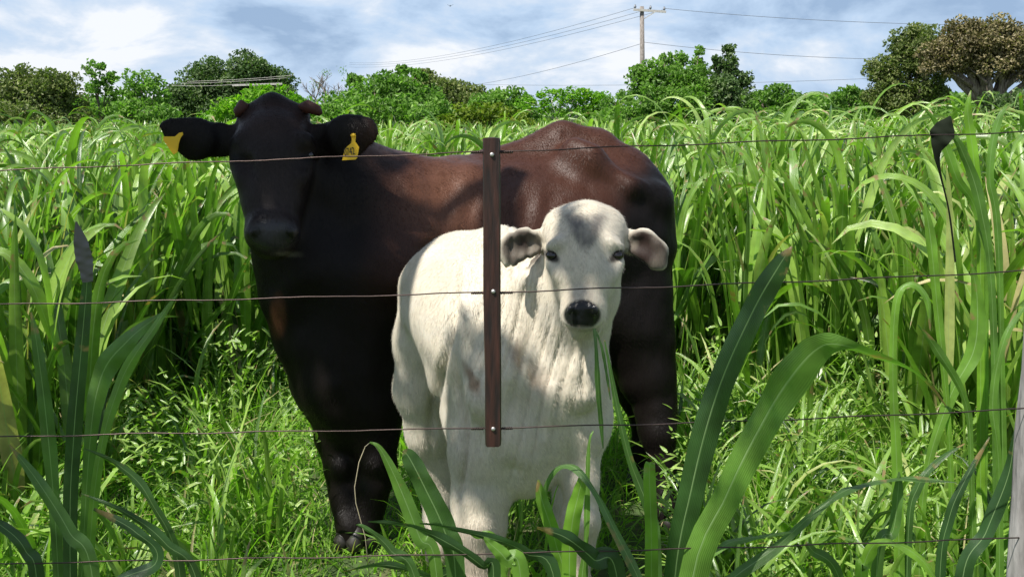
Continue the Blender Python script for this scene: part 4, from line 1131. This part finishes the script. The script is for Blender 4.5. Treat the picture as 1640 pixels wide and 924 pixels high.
# ------------------------------------------------------------------ the calf
def make_calf():
    base = np.array([P(800, 600, 3.05)[0], 3.05, 0.0])
    root = empty('calf', base)
    tag(root, 'cream white calf with droopy ears and black nose, chewing a blade behind the fence', 'calf')
    f = Field((-0.42, 2.48, -0.01), (0.46, 3.62, 1.30), 0.0062)
    YA = (0, 1, 0); XA = (1, 0, 0)
    ax = np.array([.22, -.3, 0])             # body runs from back left to front right
    lat = (.8, .6, 0)
    # barrel
    f.chain([(727, 462, 3.30, 82), (770, 500, 3.14, 108), (815, 545, 3.02, 122), (845, 590, 2.95, 110)], .06)
    f.chain([(745, 415, 3.28, 36), (800, 412, 3.12, 38), (850, 420, 3.0, 42)], .08)     # topline
    f.chain([(845, 600, 2.95, 110), (838, 680, 2.93, 92), (838, 730, 2.93, 66)], .05)      # chest and brisket
    f.chain([(760, 600, 3.12, 78), (775, 650, 3.05, 72)], .06)
    # near hind leg
    f.chain([(695, 470, 3.32, 52), (686, 545, 3.31, 50), (678, 620, 3.32, 42), (688, 690, 3.36, 36), (698, 745, 3.4, 28), (702, 790, 3.4, 24), (702, 840, 3.38, 21), (702, 872, 3.37, 23), (702, 893, 3.36, 19)], .05)
    # far hind leg
    f.chain([(800, 480, 3.38, 75), (870, 600, 3.36, 55), (898, 690, 3.36, 34), (905, 745, 3.38, 25), (906, 800, 3.36, 20), (905, 855, 3.34, 21), (905, 890, 3.33, 18)], .05)
    # front legs
    f.chain([(775, 640, 2.94, 55), (770, 720, 2.9, 50), (769, 800, 2.89, 42), (771, 850, 2.88, 36), (772, 890, 2.88, 25), (772, 950, 2.87, 24), (771, 980, 2.86, 22)], .045)
    f.chain([(920, 620, 2.93, 50), (928, 690, 2.89, 38), (932, 770, 2.87, 29), (930, 835, 2.86, 27), (928, 875, 2.86, 21), (926, 945, 2.85, 20), (925, 980, 2.84, 20)], .03)
    # neck
    f.chain([(850, 520, 2.98, 88), (895, 470, 2.90, 74), (930, 425, 2.84, 56)], .06)
    f.chain([(880, 600, 2.92, 72), (915, 520, 2.86, 54), (932, 470, 2.80, 42)], .06)
    f.chain([(915, 590, 2.90, 56), (928, 660, 2.9, 46)], .06)
    # shoulder point, elbow, knees, hip
    f.chain([(792, 560, 2.86, 26), (775, 640, 2.80, 26)], .06)
    f.chain([(742, 690, 2.98, 22)], .05)
    f.chain([(771, 842, 2.83, 20)], .03)
    f.chain([(930, 832, 2.82, 17)], .03)
    f.chain([(822, 760, 2.78, 7), (826, 850, 2.78, 12)], .05, sub=True)
    f.chain([(893, 700, 2.76, 6), (896, 820, 2.80, 14)], .05, sub=True)
    f.chain([(700, 430, 3.2, 24), (676, 500, 3.2, 26)], .06)
    f.chain([(830, 655, 2.72, 20), (845, 720, 2.72, 16)], .07, sub=True)
    f.chain([(862, 600, 2.75, 12), (838, 480, 2.80, 10)], .06, sub=True)
    # dewlap
    f.chain([(935, 545, 2.75, 17), (935, 590, 2.77, 25), (934, 625, 2.78, 24), (932, 640, 2.79, 16)], .03, (YA, .8))
    # head
    f.chain([(903, 366, 2.80, 34), (936, 358, 2.80, 32), (969, 366, 2.80, 34)], .02)
    f.chain([(936, 384, 2.79, 57), (936, 402, 2.77, 60)], .03)
    f.chain([(936, 402, 2.77, 58), (936, 445, 2.72, 48), (935, 480, 2.68, 35)], .03)
    f.chain([(936, 440, 2.82, 57), (936, 478, 2.80, 52), (935, 512, 2.76, 32)], .03)
    f.chain([(918, 505, 2.655, 22), (950, 505, 2.655, 22)], .03)
    f.chain([(934, 492, 2.635, 24), (933, 512, 2.63, 22)], .03)
    f.chain([(926, 532, 2.67, 14), (942, 532, 2.67, 14)], .02)
    for s_ in (-1, 1):
        f.chain([(936 + s_ * 40, 388, 2.695, 10), (936 + s_ * 54, 396, 2.705, 9)], .016)
        f.chain([(936 + s_ * 55, 422, 2.71, 8), (936 + s_ * 44, 440, 2.68, 8)], .03)
        f.chain([(936 + s_ * 47, 411, 2.668, 7), (936 + s_ * 57, 406, 2.69, 8)], .010, sub=True)
        f.chain([(933 + s_ * 19, 493, 2.592, 7), (933 + s_ * 22, 502, 2.592, 6)], .012)
        f.chain([(933 + s_ * 19, 500, 2.570, 6), (933 + s_ * 24, 508, 2.575, 5)], .005, sub=True)
    f.chain([(908, 527, 2.635, 2), (934, 533, 2.61, 2.4), (960, 527, 2.635, 2)], .008, sub=True)
    # ears
    f.chain([(884, 380, 2.82, 14), (868, 386, 2.8, 18), (842, 390, 2.77, 25), (824, 396, 2.76, 24), (817, 411, 2.755, 17), (816, 418, 2.755, 10)], .010, (YA, .5))
    f.chain([(866, 390, 2.765, 9), (842, 392, 2.735, 18), (824, 399, 2.725, 18), (819, 411, 2.72, 11)], .012, (YA, .95), sub=True)
    f.chain([(990, 382, 2.82, 14), (1008, 387, 2.8, 18), (1030, 390, 2.77, 24), (1048, 405, 2.76, 22), (1054, 420, 2.755, 14), (1060, 424, 2.755, 8)], .010, (YA, .5))
    f.chain([(1010, 390, 2.765, 9), (1030, 392, 2.735, 17), (1047, 407, 2.725, 15), (1053, 419, 2.72, 8)], .012, (YA, .95), sub=True)
    V, Q = f.nets()
    V = smooth_mesh(V, Q, 3)
    N = normals(V, Q)
    u, v = proj(V)
    # loose skin: folds sweeping from the neck down over shoulder and chest
    wx = noise(V, 4, 31) * 34 + noise(V, 10, 33) * 10
    ph = (u * .95 + (v - 500) * .22 + wx)
    folds = 1 - .7 * np.exp(-(np.sin(ph / 8.5) * 2.6) ** 2) - .3 * np.exp(-(np.sin(ph / 3.7 + 1) * 2.2) ** 2)
    reg = blob(u, v, 845, 560, 90, 190, .7) * (1 - blob(u, v, 936, 430, 75, 120, .3))
    d = (noise(V, 8, 11) - .5) * .016 + (noise(V, 22, 13) - .5) * .004
    d = d * (1 - .7 * blob(u, v, 936, 430, 140, 120)) - (1 - folds) * .010 * reg
    # skin fold between flank and thigh, armpit line
    dl = np.abs(u - (722 - (v - 480) * .12 + 8 * np.sin(v / 60))) / 7
    d -= np.exp(-dl ** 2) * .02 * blob(u, v, 712, 580, 60, 130, .6)
    dl = np.abs(u - (735 + (v - 600) * .0 + 10 * np.sin(v / 50))) / 6
    d -= np.exp(-dl ** 2) * .015 * blob(u, v, 738, 700, 40, 110, .6)
    dl = np.abs(u - 933) / 4.5
    d -= np.exp(-dl ** 2) * .010 * blob(u, v, 933, 590, 20, 45, .6)
    V = V + N * d[:, None]
    V[:, 2] = np.maximum(V[:, 2], 0.03)
    nn = noise(V, 12, 41) * .5 + noise(V, 35, 42) * .5
    A = np.tile(np.array([0.55, 0.495, 0.395]), (len(V), 1))
    A = mixc(A, (0.50, 0.47, 0.41), sstep(nn, .45, .75) * .35)
    front = V[:, 1] < 2.86
    # dark grey brushed triangle on the forehead
    tri = np.clip(1 - np.abs(u - 938) / np.clip(46 - (v - 345) * .62, 6, 60), 0, 1)
    tri = sstep(tri, 0, .5) * sstep(v, 334, 350) * (1 - sstep(v, 385, 412)) * front
    streak = (noise(np.stack([u / 1.7 + v / 30, v / 16, u * 0], 1), 1, 44) * .5 + .25)
    A = mixc(A, (0.13, 0.12, 0.11), tri * np.clip(.5 + streak * .9, 0, 1) * .95 * (1 - .4 * blob(u, v, 941, 350, 9, 26, 1)))
    # muzzle
    A = mixc(A, (0.40, 0.345, 0.27), blob(u, v, 934, 470, 26, 24, 1) * front * .5)
    nose = blob(u, v, 932, 504, 31, 25, .14) * front
    nose = nose * (1 - sstep(v, 522, 530))
    A = mixc(A, (0.004, 0.0045, 0.0055), nose)
    A = mixc(A, (0.30, 0.27, 0.22), blob(u, v, 934, 528, 26, 5, .8) * front * .6)
    # eyes' dark surround
    for cu, sg_ in ((882, 1), (989, -1)):
        vv = v - (u - cu) * sg_ * .45
        A = mixc(A, (0.02, 0.016, 0.014), blob(u, vv, cu, 410, 14, 9, .45) * front * .95)
    # inner ears
    fr = np.clip(-N[:, 1] * 3 + .5, 0, 1)
    e1 = blob(u, v, 836, 398, 34, 31, .25) * (u < 868); e2 = blob(u, v + (u - 1038) * -.35, 1038, 401, 34, 30, .25) * (u > 1006)
    A = mixc(A, (0.026, 0.016, 0.013), np.clip(e1 + e2, 0, 1) * fr * (V[:, 1] < 2.84) * np.clip(.55 + nn * .6, 0, 1))
    # dirt and rubs
    A = mixc(A, (0.20, 0.12, 0.07), blob(u + (nn - .5) * 24 - (v-606)*.3, v, 752, 606, 7, 24, .9) * .8)
    A = mixc(A, (0.24, 0.16, 0.10), blob(u + (nn - .5) * 24, v, 828, 568, 7, 22, 1) * .6)
    A = mixc(A, (0.30, 0.21, 0.13), blob(u + (nn - .5) * 40, v, 845, 610, 34, 26, 1) * .6 * sstep(nn, .35, .6))
    A = mixc(A, (0.34, 0.23, 0.17), sstep(v, 800, 900) * .4)
    me = mesh_from('body', V, Q, attrs={'coat': A, 'wet': nose})
    link('body', me, M_calf, root)
    eyed = (blob(u, v, 882, 410, 14, 12, .3) + blob(u, v, 990, 410, 14, 12, .3)) * front
    coat_hair(root, V, N, A, (V[:, 2] > .1) & (nose < .1) & (eyed < .1) & ~((v < 440) & (v > 350) & (V[:, 1] < 2.86) & ((u < 862) & (u > 790) | (u > 1012))), 130000, .013, .0011, M_calf_hair, 72)
    for x_, yy in ((702, 3.36), (905, 3.33), (771, 2.86), (925, 2.84)): hoof(root, x_, yy, .036)
    for s_ in (-1, 1):
        V, Q = ball(P(936 + s_ * 52, 409, 2.704), .0165, sc_=(1, 1, .8)); link('eye', mesh_from('eye', V, Q), M_eye, root)
    pts = [(735, 400, 3.4, 9), (728, 430, 3.46, 8), (722, 520, 3.48, 7), (718, 620, 3.48, 6), (716, 690, 3.48, 8), (716, 720, 3.48, 2)]
    V, Q, T = tube([[(P(a, b, c), R(r, b, c)) for a, b, c, r in pts]], 8)
    A = np.tile(np.array([0.55, 0.5, 0.42]), (len(V), 1))
    link('tail', mesh_from('tail', V, Q, T, attrs={'coat': A, 'wet': np.zeros(len(V))}), M_calf, root)
make_calf()
V, Q, T = tube([[(P(a, b, 3.3), .0016) for a, b in ((592, 925), (585, 860), (570, 805), (568, 780), (575, 740), (585, 715), (592, 709), (600, 712), (606, 722))]], 5)
tag(link('dry_grass', mesh_from('dry_grass', V, Q, T), M_drystem), 'thin pale dry stem looping up in front of the cow\'s dark foreleg', 'dry grass')
bg_ = Bag()
bg_.add(*path_blade([(952, 526, 2.60, 5), (955, 560, 2.59, 6), (958, 620, 2.59, 9), (963, 680, 2.6, 7), (966, 718, 2.61, 2)], .3, .3))
bg_.add(*path_blade([(955, 530, 2.61, 3), (965, 560, 2.6, 5), (972, 600, 2.6, 5), (978, 640, 2.6, 2)], .4, .5))
tag(link('grass_leaf', bg_.mesh('grass_leaf'), M_fore), 'thin green leaf hanging from the calf\'s mouth', 'leaf')

# ------------------------------------------------------------------ the fence
def make_fence():
    Y = 2.0
    root = empty('wire_fence', (P(1650, 500, Y)[0], Y, 0))
    tag(root, 'four strand wire fence with a reddish brown wooden batten in front of the calf', 'fence')
    wires = [[(-500, 300), (0, 270), (380, 260), (790, 243), (1200, 226), (1640, 210), (1900, 201)],
             [(-500, 500), (0, 488), (380, 478), (790, 468), (1200, 455), (1640, 432), (1900, 420)],
             [(-500, 720), (150, 690), (500, 688), (790, 685), (1200, 669), (1640, 650), (1900, 640)],
             [(-500, 915), (150, 899), (500, 890), (790, 886), (1200, 876), (1640, 858), (1900, 850)]]
    for k, w in enumerate(wires):
        pu = np.array([a for a, b in w]); pv = np.array([b for a, b in w])
        us = np.linspace(-500, 1900, 170)
        co = np.polyfit(pu, pv, 3); vsx = np.polyval(co, us)
        corr = np.interp(790, us, vsx) - dict(w)[790]
        vsx = vsx - corr * np.exp(-((us - 790) / 700) ** 2)
        g = np.random.default_rng(k)
        pts = []
        for a, b in zip(us, vsx):
            p = P(a, b, Y); p[2] += 0.0012 * math.sin(a / 37 + k) + g.normal(0, .0002); p[1] += .0012 * math.sin(a / 29)
            pts.append((p, .00135))
        V, Q, T = tube([pts], 6)
        link('wire', mesh_from('wire', V, Q, T), M_wire, root)
    # wooden batten
    A = [(787, 221, 13.5), (787, 225, 14), (788, 350, 14), (788, 468, 14), (790, 600, 13), (790, 700, 13), (790, 711, 12.5), (790, 713, 11)]
    V = []; th = .013
    for (a, b, w) in A:
        g = np.random.default_rng(int(b))
        wob = g.normal(0, .25)
        for du, dy in ((-w, .0), (-w + 2, -th / 2), (w - 2, -th / 2), (w, 0), (w - 2, th / 2), (-w + 2, th / 2)):
            p = P(a + wob, b, Y); p[0] += R(du, b, Y); p[1] += dy - .004; V.append(p)
    n = 6; m = len(A); Q = []
    for i in range(m - 1):
        for k in range(n): Q.append((i * n + k, i * n + (k + 1) % n, (i + 1) * n + (k + 1) % n, (i + 1) * n + k))
    c0 = len(V); V.append(P(787, 220, Y)); V.append(P(790, 713.5, Y))
    T = [(c0, (k + 1) % n, k) for k in range(n)] + [(c0 + 1, (m - 1) * n + k, (m - 1) * n + (k + 1) % n) for k in range(n)]
    bt = link('batten', mesh_from('batten', np.array(V), Q, T, smooth=False), M_batten, root)
    for i, (a, b) in enumerate(((788, 248), (790, 467), (790, 687))):
        c = P(a, b, Y - .013)
        path = [(c + [0, .004, 0], .0042), (c + [0, .0005, 0], .0042), (c + [0, -.0012, 0], .0028)]
        V, Q, T = tube([path], 12); o = link('rivet', mesh_from('rivet', V, Q, T), M_rivet, bt)
        # twisted wire ties on both sides
        for s_ in (-1, 1):
            pts = []
            wv = [243, 468, 685][i]
            for t in np.linspace(0, 1, 40):
                uu = 788 + s_ * (13 + 20 * t); a_ = t * 44
                p = P(uu, wv + 1 - s_ * 8 * t * .05, Y); p[1] += .0021 * math.cos(a_); p[2] += .0021 * math.sin(a_)
                pts.append((p, .0012))
            V, Q, T = tube([pts], 5); o = link('wire_tie', mesh_from('wire_tie', V, Q, T), M_wire, bt)
    # posts: the grey one at the right edge of the photo and its neighbour out of frame
    for (uc, r) in ((1697, .066), (-520, .066)):
        b0 = P(uc, 600, Y + .02); b0[2] = -.1
        t0 = b0.copy(); t0[2] = 1.50
        g = np.random.default_rng(4)
        pts = [(b0 + (t0 - b0) * t + [g.normal(0, .002), 0, 0], r * g.uniform(.96, 1.04)) for t in np.linspace(0, 1, 14)]
        V, Q, T = tube([pts], 18); link('post', mesh_from('post', V, Q, T), M_post, root)
make_fence()

# ------------------------------------------------------------------ the tree overhead, whose crown throws the dappled shade
def shade_tree():
    g = np.random.default_rng(909)
    base = np.array([-3.4, -1.8, 0.0])
    root = empty('shade_tree', base)
    tag(root, 'large tree over the photographer whose branches shade the animals', 'tree')
    sd_ = np.array(SUN_DIR)
    # (point shaded, radius of the leaf clump, height of the clump, density)
    targets = [((437, 250, 3.45), .26, 4.4, 1.2), ((520, 480, 3.6), .28, 4.9, .8), ((936, 440, 2.7), .09, 4.3, 1.0), ((70, 700, 2.4), .4, 4.6, .5), ((1200, 600, 1.95), .13, 4.3, .4),
               ((800, 775, 2.88), .12, 4.0, 1.6), ((870, 780, 2.85), .11, 4.3, 1.5), ((690, 620, 3.25), .08, 4.3, 1)]
    fork = np.array([-3.0, -1.0, 3.0])
    paths = [[(base - [0, 0, .2], .30), (np.array([-3.3, -1.6, 1.2]), .24), (fork, .19)]]
    C = []
    hubs = [np.array([-2.4, 1.2, 4.3]), np.array([-1.6, 2.4, 4.7]), np.array([-1.2, .8, 4.4])]
    for h_ in hubs:
        paths.append([(fork - [0, 0, .1], .14), ((fork + h_) / 2 + g.normal(size=3) * .12 + [0, 0, .1], .09), (h_, .05)])
    for (uvY, rad, hh, den) in targets:
        p = P(*uvY)
        c = p + sd_ * ((hh - p[2]) / sd_[2])
        h_ = min(hubs, key=lambda q: np.linalg.norm(q - c))
        paths.append([(h_, .035), ((h_ + c) / 2 + g.normal(size=3) * .08, .022), (c, .01)])
        m = int(260 * den * (rad / .25) ** 2)
        C.append(c + g.normal(size=(m, 3)) * rad * np.array([.55, .55, .45]))
    # rest of the crown, above and behind the photographer
    for k in range(26):
        c = np.array([g.uniform(-7.2, -3.5), g.uniform(-5.0, .0), g.uniform(3.8, 6.0)])
        C.append(c + g.normal(size=(120, 3)) * .35)
        paths.append([(fork, .08), ((fork + c) / 2 + [0, 0, .2], .05), (c, .015)])
    C = np.concatenate(C)
    V, T, tt = leaf_cloud(C, g.uniform(.09, .16, len(C)), g.uniform(0, 1, len(C)), 3, .4, .42)
    link('crown', mesh_from('crown', V, np.zeros((0, 4)), T, attrs={'tint': tt}, smooth=False), M_tree_green, root)
    V, Q, T = tube(paths, 8)
    link('trunk', mesh_from('trunk', V, Q, T), M_bark, root)
shade_tree()
